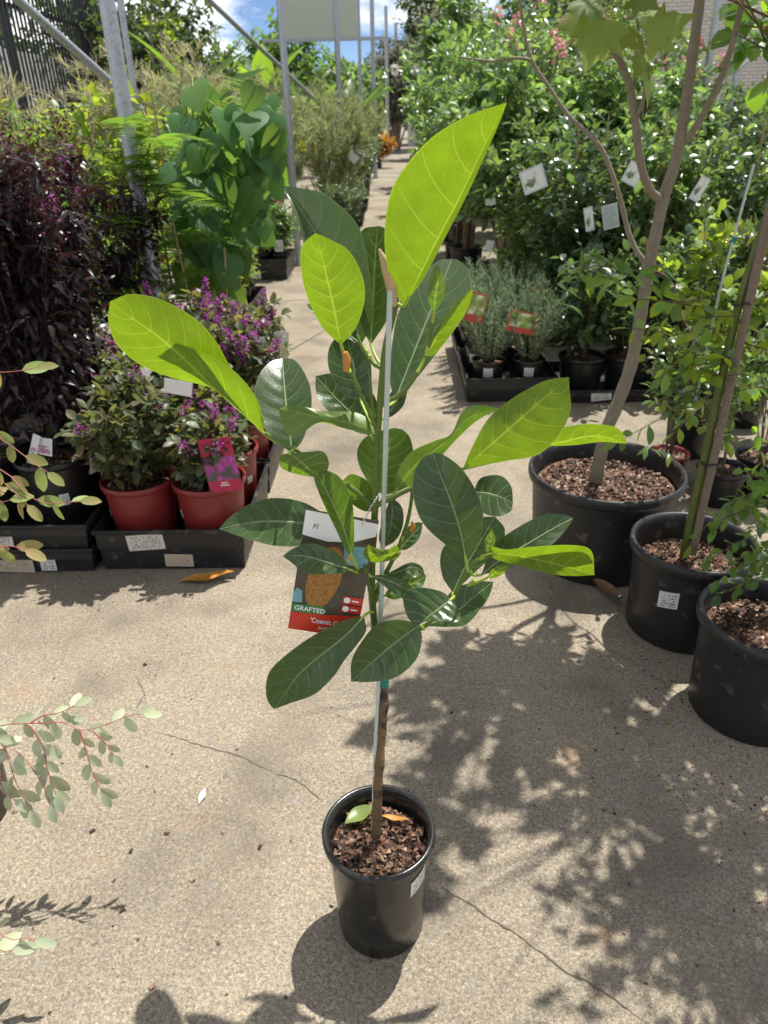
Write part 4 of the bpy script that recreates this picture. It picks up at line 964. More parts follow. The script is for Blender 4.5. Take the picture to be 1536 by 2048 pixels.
# heart leaved climber on canes
hrng = np.random.default_rng(44)
t = thing('heart_leaf_plant', 'tall plant with big heart shaped green leaves on canes beside the path', 'potted plant', (-.98, 4.25, 0))
zs = add_pot(t, .14, .26)
HM = leaf_mesh('heart_leaf', T_heart, 'heart')
canes = []
for (x, y, h) in ((-.05, 0, 1.45), (.05, .03, 1.5), (.0, -.06, 1.3), (-.22, .1, 1.55)):
    canes.append(np.array([(x, y, zs), (x*1.1, y, h*.5), (x*1.2, y, h)]))
g = Geo(); g.tubes(np.array(canes), .007, .006, 6); obj('cane', g, 'bamboo', t)
n = 0; g = Geo()
targets = [(rx, ry) for rx in (375, 420, 455, 490, 525, 560, 600) for ry in range(185, 560, 34)]
for rx, ry in targets:
    for q in range(3):
        px = rx+hrng.normal(0, 16); py = ry+hrng.normal(0, 15)
        # outline of the mass: narrower lower down, steps up to the left
        if py < 205 and px > 440 and not (505 < px < 540): continue
        if py > 330 and px > 545: continue
        if py > 470 and px > 470: continue
        if px > 560 and not (330 < py < 400): continue
        if px < 350: continue
        Y = 4.2+hrng.uniform(-.28, .25)
        p = P(px, py, Y)-t.location
        d = Vector((hrng.normal(0, .5), hrng.normal(-.35, .5), -1.0+hrng.normal(0, .35))); upv = Vector((hrng.normal(0, .7), -.7+hrng.normal(0, .3), .6+hrng.normal(0, .4)))
        put_leaf(HM, t, p, d, upv, hrng.uniform(.10, .20)); n += 1
        ax = np.array([(-.05+.0, 0, min(1.4, p.z+.02)), tuple((Vector((-.02, 0, p.z+.06))*.5+p*.5+Vector((0, 0, .02)))), tuple(p)])
        g.tubes(ax, .003, .0022, 4)
obj('vine_stems', g, 'petiole', t)

# feathery fronds: one object for every frond
def frond_geo(rg, L_, n, leaflet, arch=.4, tm=T_need, w=1., side=1.25):
    tt = np.linspace(0, 1, 12); mid_ = np.stack([np.zeros(12), tt*L_, arch*L_*(tt-1.35*tt*tt)], 1)
    g = Geo(); g.tubes(mid_, .004*L_/.5, .001, 4)
    k = np.linspace(.08, 1, n); p = np.stack([np.zeros(n), k*L_, arch*L_*(k-1.35*k*k)], 1)
    sz = leaflet*np.sin(np.clip(k*1.0, .0, 1)*PI*.86+.25)*.95+.01
    for s in (-1, 1):
        d = np.stack([np.full(n, s*side), np.full(n, .75), rg.normal(-.12, .12, n)], 1)
        g.leaves(tm, p, d, np.tile([0, 0, 1.], (n, 1))+rg.normal(0, .15, (n, 3)), sz*w, mixr(rg, n))
    return g
T_pin = T_leaf(4, .11, [.3, 1, .8, .1], .1, .15)
frg = np.random.default_rng(9)
FR = []
for k in range(3):
    me = frond_geo(frg, .55, 26, .12, .45, T_pin).mesh('frond', True); me.materials.append(M['fern']); FR.append(me)
t = thing('feathery_seedling', 'pot of arching feathery fronds between the steel post and heart leaves', 'potted plant', (-1.16, 3.84, 0))
zs = add_pot(t, .13, .24)
g = Geo(); g.tubes(np.array([[(0, 0, zs), (.02, 0, .7), (.0, .0, 1.35)], [(-.05, .05, zs), (-.12, .04, .6), (-.15, 0, 1.2)]]), .009, .005, 5); obj('stem', g, 'greencane', t)
for k in range(24):
    a = frg.uniform(0, 2*PI); z = .35+k*.042
    if k > 14: a = frg.uniform(-2.6, -.2)
    put_leaf(FR[k % 3], t, (frg.uniform(-.1, .02), 0, z), (math.cos(a), math.sin(a), .25), (0, 0, 1), frg.uniform(.7, 1.1), 'frond')
g = Geo(); g.tubes(np.array([[(.14, -.1, 0), (.13, -.1, .6), (.1, -.1, 1.0)], [(.2, .0, 0), (.28, .02, .45), (.3, .05, .85)]]), .006, .006, 6); obj('cane', g, 'bamboo', t)

# leafy shrubs filling the left
def shrub(name, label, loc, seed, h, r, nst, nsub, sublen, nleaf, size, tm, mat, R=.14, ph=.26, group=None, tstart=.2, **kw):
    t = thing(name, label, 'potted plant', loc, group)
    zs = add_pot(t, R, ph)
    bush(t, seed, zs-.01, h-zs, r, nst, nsub, sublen, nleaf, size, tm, mat, tstart=tstart, **kw)
    return t
shrub('leafy_shrub', 'mid green small leaved bush rising behind the dark purple bushes', (-2.15, 3.9, 0), 51, 1.42, .42, 16, 22, .34, 13, .05, T_ov3, 'fern', flowers=((3, .05, .03, 40, .02, 'petal', 'blossom'),))
shrub('leafy_shrub', 'yellow green bush with large soft leaves around the thick post', (-1.62, 4.6, 0), 52, 1.75, .42, 12, 14, .36, 9, .078, T_ov, 'lime')
shrub('leafy_shrub', 'bright green bush left of the thick post, below the fence', (-2.7, 5.3, 0), 53, 1.62, .5, 16, 17, .36, 11, .055, T_ov3, 'lime')
shrub('leafy_shrub', 'dense fresh green bush between the fronds and the thick post', (-1.72, 3.85, 0), 54, 1.22, .36, 14, 20, .3, 12, .045, T_ov3, 'fern')
shrub('leafy_shrub', 'dull green bush outside the stacked trays, below the yellow green bush', (-2.35, 3.3, 0), 55, 1.15, .4, 14, 20, .3, 12, .05, T_ov3, 'broad')
shrub('leafy_shrub', 'light green bush with long leaves close behind the dark purple bushes', (-1.98, 4.35, 0), 56, 1.5, .4, 15, 18, .32, 10, .062, T_long, 'fern')
shrub('leafy_shrub', 'bright fresh green bush beyond the stacked trays, below the fence', (-2.85, 4.4, 0), 57, 1.5, .45, 16, 18, .34, 11, .055, T_ov3, 'lime')
shrub('leafy_shrub', 'pale green bush between the thick post and the heart leaves', (-1.3, 5.4, 0), 58, 1.62, .38, 14, 18, .3, 10, .06, T_ov3, 'broad')
# feathery khaki grasses
def plume(name, label, loc, seed, h, r, n, mat='straw', fine=26, group=None):
    rg = np.random.default_rng(seed); t = thing(name, label, 'potted plant', loc, group)
    zs = add_pot(t, .14, .25)
    st, tw = grow(rg, h-zs, r, n, 7, .30, .3, .05, zs, flat=.3, up=.6)
    g = Geo(); g.tubes(st, .003, .001, 3); g.tubes(tw, .0015, .0006, 3); obj('stalks', g, 'twig', t)
    pos, d, upv = sites(rg, tw, fine, ang=(.25, .9), droop=.05, upr=.8)
    g = Geo().leaves(T_need, pos, d, upv, rg.uniform(.05, .12, len(pos)), mixr(rg, len(pos))); obj('fine_foliage', g, mat, t, kind='stuff')
    return t
PG = 'feathery khaki bushes'
pa = plume('feathery_bush', 'feathery straw coloured bush under the dark fence', (-3.35, 6.6, 0), 61, 2.0, .65, 42, 'straw', 24, PG)
pb = plume('feathery_bush', 'feathery khaki bush behind the heart leaved plant', (-1.75, 7.6, 0), 62, 1.85, .55, 38, 'khaki', 26, PG)
clone(pa, (-4.3, 7.2, 0), 1.2, 'feathery straw coloured bush farthest from the path under the fence', PG, 1.02)
clone(pa, (-2.55, 7.4, 0), 2.2, 'feathery straw coloured bush beside the thick post', PG, 1.0)
clone(pa, (-2.3, 9.4, 0), 3.2, 'feathery straw coloured bush below the banana leaves', PG, 1.12)
clone(pb, (-1.55, 10.2, 0), 1.0, 'feathery khaki bush behind the seedling tray post', PG, 1.0)
clone(pb, (-.85, 11.4, 0), 2.6, 'feathery khaki bush at the path edge behind the black tray', PG, .95)
clone(pb, (-1.25, 13.6, 0), 4.0, 'feathery khaki bush at the foot of the post before the cream panel', PG, 1.1)
clone(pb, (-1.9, 12.4, 0), 5.0, 'feathery khaki bush in the second row under the cream panel', PG, 1.15)
clone(pb, (-.8, 16.5, 0), .4, 'feathery khaki bush far along the left edge of the path', PG, 1.1)
# potted row along the left edge of the path
LG = 'plants lining the left edge of the path'
sa = shrub('border_bush', 'dark fine leaved bush on a black tray at the path edge', (-.72, 12.2, 0), 71, 1.25, .4, 18, 16, .3, 14, .05, T_long, 'camellia', group=LG, ph=.3, R=.17)
clone(sa, (-.66, 14.2, 0), 1.5, 'dark fine leaved bush behind the tray on the path edge', LG, 1.0)
clone(sa, (-.66, 17.0, 0), 2.5, 'dark fine leaved bush further down the left path edge', LG, 1.05)
clone(sa, (-.72, 20., 0), 3.5, 'dark bush on the left path edge before the thin post', LG, 1.1)
clone(sa, (-.72, 25., 0), 4.5, 'dark bush beyond the thin post on the left path edge', LG, 1.3)
clone(sa, (-.8, 31., 0), 5.5, 'farthest dark bush on the left path edge', LG, 1.5)
for i, (y, lb) in enumerate(((10.2, 'long black tray on the left path edge behind the khaki bush'), (12.2, 'black tray under the first dark fine leaved bush'), (14.2, 'black tray under the second dark fine leaved bush'))):
    tray(lb, -1.02, -.46, y-.5, y+.5, .13)
for i, (x, y, lb) in enumerate(((-.62, 9.85, 'small dark bush at the near end of the long path edge tray'), (-.64, 10.35, 'small dark bush at the far end of the long path edge tray'), (-.60, 11.80, 'small dark bush squeezed into the tray with the first dark bush'), (-.88, 9.9, 'small dark bush on the inner side of the long path edge tray'))):
    clone(sa, (x, y, .012), i*1.7, lb, LG, .62)
ob = shrub('orange_plant', 'low orange and yellow leaved plant at the far end of the path', (-.5, 27., 0), 72, 1.0, .45, 12, 10, .3, 8, .22, T_long, 'orangeleaf')
# small black trays with seedlings
b0 = G(512, 550); b1 = G(584, 550)
tray('black tray with a white sticker standing at the foot of a steel post', b0.x, b1.x-.01, 7.62, 8.32, .20, labels=((.05, .1, .05, .07, 'sticker', 0),))
tray('black tray of seedling pots beside the heart leaved plant', -1.62, -1.17, 5.75, 6.75, .11)
SG = 'seedlings in the side tray'
sd = shrub('seedling', 'bright green seedling at the front path corner of the side tray', (-1.27, 5.88, .012), 81, .62, .09, 7, 6, .1, 9, .05, T_long, 'lime', R=.065, ph=.17, group=SG)
for i, (x, y, lb) in enumerate(((-1.47, 5.88, 'bright green seedling at the front inner corner of the side tray'), (-1.27, 6.1, 'bright green seedling second along the path side of the side tray'), (-1.47, 6.1, 'bright green seedling second along the inner side of the side tray'), (-1.27, 6.32, 'bright green seedling third along the path side of the side tray'), (-1.47, 6.32, 'bright green seedling third along the inner side of the side tray'), (-1.27, 6.54, 'bright green seedling at the rear path corner of the side tray'))):
    clone(sd, (x, y, .012), i*1.1, lb, SG, 1.)
SG2 = 'seedlings in the far tray'
sd2 = shrub('seedling', 'leafy seedling at the front inner corner of the tray by the steel post', (b0.x+.1, 7.75, .012), 82, .70, .14, 8, 8, .14, 9, .06, T_long, 'broad', R=.075, ph=.22, group=SG2)
for i, lb in enumerate(('leafy seedling second along the front of the tray by the steel post', 'leafy seedling in the middle row of the tray by the steel post, inner side', 'leafy seedling in the middle row of the tray by the steel post, path side', 'leafy seedling in the last row of the tray by the steel post')): clone(sd2, (b0.x+.1+.2*((i+1) % 2), 7.75+.2*((i+1)//2), .012), i*1.3+1, lb, SG2, 1.)
card('plant_label', 'small white label on a pot in the tray by the steel post', 'card', ((551, 503), (566, 503), (566, 480), (548, 480)), 7.66, 'sticker')
card('plant_label', 'white hanging label in the dark bushes left of the path', 'card', ((690, 312), (708, 327), (720, 318), (703, 300)), 11.2, 'white')
card('plant_label', 'upright pale label among the dark bushes left of the path', 'card', ((655, 352), (664, 356), (670, 325), (661, 322)), 11.4, 'white')
FG = Geo()
frng = np.random.default_rng(15)
for (px, py, Y, mt, lb) in ((712, 305, 11.3, 'whitepetal', 'white flower cluster on a bush left of the path'), (560, 398, 7.4, 'pinkpetal', 'pink flower cluster over the tray by the steel post'), (603, 293, 9.8, 'hedge', 'yellow flower head in front of the khaki bushes'), (790, 140, 19., 'whitepetal', 'large white blossom cluster beyond the end of the path'), (835, 142, 18., 'whitepetal', 'white blossom cluster at the path end beside the tall bush')):
    n_ = 22; o_ = frng.normal(0, 1, (n_, 3)); o_ /= np.linalg.norm(o_, axis=1, keepdims=True); s_ = .045*Y/9
    g = Geo().leaves(T_petal, o_*s_*.4, o_, frng.normal(0, 1, (n_, 3)), s_, mixr(frng, n_))
    tag(obj('flower_head', g, mt, loc=P(px, py, Y), smooth=False), lb, 'flowers')

# ================================================================== right side: three big pots with trees
def big_pot(t, R, h, seed, nchip=260, sticker=None, taper=.86):
    rg = np.random.default_rng(seed)
    pt = obj('pot', pot_geo(R, h, taper, .014, .007, 64, .034), 'dustyplastic', t)
    zs = h*.80 if seed != 2 else h*.70
    obj('soil', soil_geo(rg, R*.925-.012, zs, 40, .008), 'soil', t)
    obj('bark_chips', chips_geo(rg, R*.86-.01, zs+.002, int(nchip*1.8), (.004, .015), .010), 'soil', t, smooth=False, kind='stuff')
    if sticker:
        a, z0, hh, wd = sticker
        obj('sticker', patch_geo(R*taper, R-.014, h, z0, z0+hh, a-wd, a+wd, .0016, 8, .012), 'sticker', pt)
    return zs
def limb(t, pts, r0, r1, mat, name='branch', n=30, sides=10, knots=()):
    c = crom([tuple(p) for p in pts], n); rr = np.linspace(r0, r1, n)
    rr = rr*(1+.06*np.sin(np.arange(n)*2.3))
    return obj(name, Geo().vtube(c, rr, sides), mat, t), c

# ---- A: the bare grey trunk
A0 = Vector((.715, 2.285, 0)); tA = thing('potted_lobed_leaf_tree', 'tree with a bent forked grey trunk in the widest black pot', 'potted tree', A0)
zA = big_pot(tA, .262, .34, 1, 520)
def pa_(px, py, Y): return P(px, py, Y)-A0
YA = 2.30
limb(tA, [pa_(x, y, Y) for x, y, Y in ((1192, 962, YA), (1200, 915, YA), (1212, 862, YA), (1232, 815, YA), (1262, 730, YA+.02), (1285, 610, YA+.03), (1303, 510, YA+.03), (1328, 395, YA+.03), (1352, 320, YA+.03), (1372, 205, YA+.02), (1388, 90, YA), (1402, -20, YA), (1420, -160, YA-.03), (1450, -330, YA-.08))], .023, .011, 'bark', 'trunk', 60, 12)
br = [limb(tA, [pa_(*q) for q in ((1325, 402, YA+.03), (1300, 380, YA), (1282, 330, YA-.02), (1270, 240, YA-.05), (1258, 165, YA-.07), (1225, 95, YA-.12), (1180, 20, YA-.2), (1120, -90, YA-.3))], .0125, .006, 'bark')[1],
      limb(tA, [pa_(*q) for q in ((1362, 292, YA+.03), (1400, 240, YA), (1440, 160, YA-.03), (1460, 105, YA-.05), (1478, 30, YA-.08), (1498, -60, YA-.12), (1530, -200, YA-.2))], .0105, .005, 'bark')[1],
      limb(tA, [pa_(*q) for q in ((1297, 535, YA+.03), (1262, 480, YA+.06), (1235, 380, YA+.08), (1198, 290, YA+.1), (1140, 235, YA+.12), (1095, 170, YA+.14), (1062, 118, YA+.15), (1045, 40, YA+.16), (1035, -60, YA+.16))], .0085, .004, 'bark')[1],
      limb(tA, [pa_(*q) for q in ((1064, 120, YA+.15), (1030, 116, YA+.12), (985, 122, YA+.08), (915, 114, YA))], .0045, .002, 'bark')[1],
      limb(tA, [pa_(*q) for q in ((1268, 238, YA-.05), (1282, 215, YA-.07), (1290, 170, YA-.09), (1282, 90, YA-.13))], .006, .003, 'bark')[1]]
PLM = leaf_mesh('lobed_leaf', T_lobe, 'plane')
for (bx, by, tx, ty, Y, sz, ux) in ((1208, 35, 1178, 122, 1.95, .16, .2), (1290, 75, 1370, 35, 2.0, .13, -.3), (1160, -5, 1200, 30, 1.95, .12, .1), (1245, 62, 1285, 95, 2.05, .10, .3), (1290, 118, 1272, 148, 2.1, .065, .5), (1270, -10, 1310, 12, 1.9, .12, -.2), (1180, 45, 1128, 50, 2.0, .085, .9), (1296, 135, 1298, 200, 2.1, .07, 1.5), (1240, 28, 1260, -10, 1.9, .10, .4), (1280, 40, 1255, 20, 2.05, .09, -.6)):
    a = pa_(bx, by, Y); b = pa_(tx, ty, Y-.03)
    put_leaf(PLM, tA, a, b-a, Vector((ux, -.75, .6)), (b-a).length*1.3)
    j = np.array([tuple(a), tuple(a*.6+Vector(br[0][20])*.4+Vector((0, 0, .02))), tuple(br[0][22])])
    obj('leaf_stalk', Geo().tubes(j, .0012, .0018, 4), 'petiole', tA)
# its crown above the picture, which shades the concrete
rg = np.random.default_rng(101)
tws = []
for i in range(120):
    s = br[[0, 1, 0, 2][i % 4]] if i % 3 else None
    p = s[rg.integers(16, 29)] if s is not None else np.array([rg.uniform(-.1, .3), rg.uniform(-.2, .1), rg.uniform(1.85, 2.3)])
    d = np.array([rg.normal(0, 1), rg.normal(-.1, 1), rg.uniform(.15, 1.2)]); d /= np.linalg.norm(d); L_ = rg.uniform(.2, .5)
    s4 = np.linspace(0, 1, 4)[:, None]; tw = p+d*L_*s4
    if p[2] < 1.72: continue
    tws.append(tw)
tws = np.array(tws)
obj('twigs', Geo().tubes(tws, .004, .0015, 4), 'bark', tA)
pos, d, upv = sites(rg, tws, 6, ang=(.8, 1.4), droop=.3)
def in_frame(p, base, mrg=60):
    q = R3.inverted() @ (Vector(p)+base-CAM); x_ = q.x/-q.z*FPX+CX; y_ = CY-q.y/-q.z*FPX
    return q.z < 0 and -mrg < x_ < 1536+mrg and -mrg < y_
def holes(pos, rg_, n, r):
    c = pos[rg_.integers(0, len(pos), n)]
    return (np.linalg.norm(pos[:, None]-c[None], axis=2) > r*rg_.uniform(.6, 1.3, n)[None]).all(1)
kp = holes(pos, rg, 12, .13) & (pos[:, 0]+A0.x > .52) & np.array([not in_frame(p+d_*.12, A0) for p, d_ in zip(pos, d)]) & (rg.uniform(0, 1, len(pos)) < .8)
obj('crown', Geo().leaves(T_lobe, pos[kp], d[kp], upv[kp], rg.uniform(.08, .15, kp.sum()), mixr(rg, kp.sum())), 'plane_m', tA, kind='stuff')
# small maple like sprays on the trunk
LV = leaf_mesh('narrow_leaf', T_long, 'shrub'); 
for i in range(46):
    px, py = rg.uniform(1130, 1350), rg.normal(548, 26)
    if i > 40: px, py = rg.uniform(1270, 1340), rg.uniform(870, 920)
    a = pa_(px, py, 2.12+rg.uniform(-.05, .05)); put_leaf(LV, tA, a, (rg.normal(0, 1), rg.normal(-.2, .6), -.35), (rg.normal(0, .3), rg.normal(-.4, .3), 1), rg.uniform(.045, .075))
limb(tA, [pa_(*q) for q in ((1330, 552, 2.15), (1290, 545, 2.2), (1250, 538, 2.14), (1190, 532, 2.12), (1140, 545, 2.1))], .003, .0012, 'twig', 'twig')
limb(tA, [pa_(*q) for q in ((1292, 535, 2.32), (1340, 560, 2.2), (1368, 640, 2.1), (1400, 690, 2.0))], .003, .0015, 'twig', 'twig')

# ---- B: green stemmed tree tied to a timber stake
B0 = Vector((.868, 1.862, 0)); tB = thing('potted_staked_tree', 'green stemmed tree tied to a timber stake in the middle black pot', 'potted tree', B0)
zB = big_pot(tB, .181, .30, 2, 260, (rad(-128), .15, .055, .17))
def pb_(px, py, Y): return P(px, py, Y)-B0
YB = 1.90
_, cB = limb(tB, [pb_(*q) for q in ((1368, 1112, YB), (1378, 1062, YB), (1395, 985, YB), (1418, 880, YB), (1440, 775, YB), (1470, 640, YB), (1505, 520, YB), (1548, 400, YB), (1620, 240, YB-.05), (1700, 60, YB-.12), (1760, -160, YB-.2))], .0135, .008, 'greencane', 'trunk', 50)
for i in range(4, 46, 5):
    obj('node', Geo().vtube([tuple(cB[i]-(cB[i+1]-cB[i])*.16), tuple(cB[i]+(cB[i+1]-cB[i])*.16)], np.full(2, .0152-.0055*i/50), 10), 'greencane', tB)
limb(tB, [pb_(*q) for q in ((1385, 1108, YB-.02), (1425, 930, YB-.02), (1470, 730, YB-.02), (1545, 400, YB-.02))], .0115, .0115, 'timber', 'timber_stake', 12, 8)
for py in (925, 606):
    q = pb_(1422 if py > 800 else 1484, py, YB-.01); 
    obj('tie', Geo().vtube([tuple(q+Vector((.026*math.cos(a), .022*math.sin(a), .004*math.sin(a*3)))) for a in np.linspace(0, 2*PI, 20)], np.full(20, .0028), 5), 'blacktie', tB)
SM = [leaf_mesh('oval_leaf', T_ov, 'shrub'), leaf_mesh('oval_leaf_lime', T_ov, 'shrubl')]
def spray_leaves(t, base, n, fx, fy, fY, size, pl, rg, droop=-.3):
    for i in range(n):
        a = P(fx(), fy(), fY())-base
        put_leaf(SM[1 if rg.uniform() < pl else 0], t, a, (rg.normal(0, .9), rg.normal(-.3, .7), droop+rg.normal(0, .45)), (rg.normal(0, .4), rg.normal(-.3, .4), 1), size*rg.uniform(.6, 1.25))
rb = np.random.default_rng(202)
for i in range(26):       # leafy twigs off stem B
    px0, py0 = rb.uniform(1320, 1530), rb.uniform(590, 850)
    a = np.array(pb_(px0, py0, YB+rb.uniform(-.12, .15))); d = np.array([rb.normal(-.1, .8), rb.normal(-.2, .6), rb.uniform(-.6, .5)]); d /= np.linalg.norm(d)
    tw = a+d*rb.uniform(.08, .16)*np.linspace(0, 1, 4)[:, None]
    obj('twig', Geo().tubes(tw, .0022, .001, 4), 'twig', tB)
    ps, dd, uu = sites(rb, tw[None], 6, droop=.25)
    for p, d_, u_ in zip(ps, dd, uu): put_leaf(SM[1 if rb.uniform() < .45 else 0], tB, p, d_, u_, rb.uniform(.035, .06))
tws = []                  # crown to the right of the frame
for i in range(110):
    p = cB[rb.integers(33, 50)]; d = np.array([rb.normal(.1, 1), rb.normal(-.15, 1), rb.uniform(-.25, .8)]); d /= np.linalg.norm(d)
    tws.append(p+d*rb.uniform(.15, .48)*np.linspace(0, 1, 4)[:, None])
tws = np.array(tws)
keep = np.array([(lambda q: q[0] > .40 or q[2] > 1.5)(tw[3]) for tw in tws])
tws = tws[keep]
obj('crown_twigs', Geo().tubes(tws, .004, .0014, 4), 'twig', tB)
pos, d, upv = sites(rb, tws, 8, droop=.25)
kp = holes(pos, rb, 16, .11) & (pos[:, 0]+B0.x > .78); pos, d, upv = pos[kp], d[kp], upv[kp]
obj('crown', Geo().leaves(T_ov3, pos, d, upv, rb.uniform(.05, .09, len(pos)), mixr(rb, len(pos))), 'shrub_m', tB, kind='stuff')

# ---- C: small leaved shrub in the nearest pot
C0 = Vector((.93, 1.495, 0)); tC = thing('potted_leafy_tree', 'small leaved tree in the black pot whose rim leaves the frame', 'potted tree', C0)
zC = big_pot(tC, .176, .30, 3, 300)
rc = np.random.default_rng(303)
_, cC = limb(tC, [(0.05, .02, zC-.02), (.08, .03, .6), (.12, .02, 1.0), (.15, .0, 1.5), (.13, -.05, 1.9)], .014, .007, 'bark', 'trunk', 40)
for (x, y, dx, dy) in ((1530, 985, -150, 105), (1545, 1010, -90, 30), (1550, 1090, -110, 70), (1560, 1150, -120, 40), (1545, 960, -60, -20), (1560, 1040, -60, 20), (1550, 1120, -60, 10), (1552, 975, -100, 40), (1560, 1000, -130, 60), (1570, 1060, -150, 60), (1565, 1130, -90, 50), (1560, 950, -40, 20), (1575, 1090, -70, 20)):
    pts = np.array([pb_(x+dx*u, y+dy*u*u, 1.62-.08*u) for u in np.linspace(0, 1, 4)])+np.array(B0-C0)
    obj('twig', Geo().tubes(pts, .002, .001, 4), 'twig', tC)
    ps, dd, uu = sites(rc, pts[None], 13, t0=.05, droop=.1)
    for p, d_, u_ in zip(ps, dd, uu): put_leaf(SM[0], tC, p, d_, u_, rc.uniform(.026, .042))
tws = []
for i in range(150):
    p = cC[rc.integers(20, 40)]; d = np.array([rc.normal(-.1, 1), rc.normal(-.1, 1), rc.uniform(-.3, .8)]); d /= np.linalg.norm(d)
    tws.append(p+d*rc.uniform(.15, .5)*np.linspace(0, 1, 4)[:, None])
tws = np.array(tws)
def off_frame(tw):
    q = R3.inverted() @ (Vector(tw[3])+C0-CAM); return q.x/-q.z*FPX+CX > 1560 or CY-q.y/-q.z*FPX < -20
tws = np.array([w for w in tws if off_frame(w)])
obj('crown_twigs', Geo().tubes(tws, .004, .0014, 4), 'twig', tC)
pos, d, upv = sites(rc, tws, 10, droop=.15)
kp = holes(pos, rc, 18, .10) & (pos[:, 0]+C0.x > .72); pos, d, upv = pos[kp], d[kp], upv[kp]
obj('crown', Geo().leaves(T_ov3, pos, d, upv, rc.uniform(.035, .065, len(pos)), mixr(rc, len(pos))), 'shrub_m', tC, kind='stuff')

# thin saplings and coloured pots between the big pots and the trays
for i, (px, py, R, ph, mat, lb, hh) in enumerate(((1440, 965, .10, .15, 'blackplastic', 'small sapling in a black pot right behind the staked tree', .75), (1335, 925, .085, .13, 'redplastic', 'thin sapling in a small dark red pot between the big pots', .72), (1520, 945, .11, .16, 'blackplastic', 'bushy sapling in a black pot at the frame edge behind the staked tree', .8))):
    c = G(px, py, .08); t = thing('sapling', lb, 'potted plant', (c.x, c.y, 0)); zs = add_pot(t, R, ph, 0, mat)
    bush(t, 400+i, zs-.01, hh-zs, .16, 5, 8, .16, 8, .042, T_ov, 'camelliaL', tstart=.35, stem_r=.004)
# lime leaved shrub on a thin green cane
c = G(1370, 905, .0); t = thing('lime_leaf_shrub', 'thin shrub with glowing lime leaves tied to a pale cane', 'potted plant', (c.x, c.y, 0)); zs = add_pot(t, .11, .2)
bush(t, 421, zs-.01, 1.0, .24, 8, 9, .2, 7, .058, T_ovw, 'lime', tstart=.3, stem_r=.004)
obj('cane', Geo().tubes(np.array([(0, 0, zs), (.03, .02, .8), (.07, .03, 1.22)]), .006, .005, 6), 'stake', t)
obj('tie', Geo().vtube([(.045, .02, .93), (.047, .02, .95)], np.full(2, .011), 8), 'greentape', t)

# ================================================================== right side: trays
tray('black tray of rosemary pots with printed cards, at the path corner', .385, .885, 3.90, 4.46, .14)
tray('black tray of rosemary pots, the one behind the corner tray', .385, .885, 4.50, 5.06, .14)
tray('low black tray with a white sticker under the camellia pots', .925, 1.43, 3.86, 4.42, .075, labels=((.20, .11, .042, .05, 'sticker', -6),))
tray('low black tray beside the camellia tray, behind the bent trunk', 1.47, 1.98, 3.90, 4.46, .075, labels=((.13, .09, .042, .04, 'sticker', 0),))
tray('low black tray farther out, behind the staked tree', 2.02, 2.52, 3.92, 4.48, .075)
rr = np.random.default_rng(500)
def rosemary(label, loc, seed, h=.44, r=.19, n=62, sticker=True):
    rg = np.random.default_rng(seed); t = thing('rosemary', label, 'potted plant', loc, 'rosemary in the black trays')
    zs = add_pot(t, .094, .20, 0, 'blackplastic', .8, .006, .014, (rad(-97), .118, .05, .30) if sticker else None)
    az = rg.uniform(0, 2*PI, n); u = np.sqrt(rg.uniform(0, 1, n)); tt = np.linspace(0, 1, 4)
    hh = h*rg.uniform(.65, 1., n)*(1-.2*u)
    st = np.stack([np.outer(r*u*np.cos(az), tt**.8)+np.outer(.02*np.cos(az), 1-tt), np.outer(r*u*np.sin(az), tt**.8)+np.outer(.02*np.sin(az), 1-tt), zs+np.outer(hh, tt)], -1)
    st += rg.normal(0, .008, st.shape)*tt[None, :, None]
    obj('stems', Geo().tubes(st, .0025, .001, 3), 'twig', t)
    pos, d, upv = sites(rg, st, 58, t0=.12, ang=(.5, 1.0), droop=-.15, upr=.9)
    obj('needles', Geo().leaves((T_need[0]*[2.6, 1, 1], T_need[1]), pos, d, upv, rg.uniform(.015, .028, len(pos)), mixr(rg, len(pos))), 'rosemary', t, kind='stuff')
    return t
RL = ('rosemary in the corner pot of the path side tray, white sticker on the pot', 'rosemary next to the corner pot, behind the second red card')
r1 = rosemary(RL[0], (.52, 4.03, .013), 501); r2 = rosemary(RL[1], (.745, 4.03, .013), 502)
for i, (x, y, lb) in enumerate(((.51, 4.27, 'rosemary second from the corner along the path'), (.755, 4.27, 'rosemary behind the second red card'), (.51, 4.66, 'rosemary at the near path corner of the rear tray'), (.755, 4.66, 'rosemary in the rear tray beside the camellias'), (.51, 4.90, 'rosemary at the far path corner of the rear tray'), (.755, 4.90, 'rosemary at the back of the rear tray'))):
    clone((r1, r2)[i % 2], (x, y, .013), 0.3*i-.6, lb, None, 1.05)
card('price_card', 'red and white herb card in the corner rosemary', 'card', ((928, 640), (966, 648), (974, 590), (944, 583)), 3.93, 'roscard')
card('price_card', 'red edged herb card leaning on the second rosemary', 'card', ((1012, 660), (1068, 672), (1080, 630), (1022, 619)), 3.92, 'roscard')
card('price_card', 'small red herb card half hidden among the rosemary stems', 'card', ((1062, 600), (1082, 606), (1088, 580), (1068, 575)), 4.22, 'roscard')

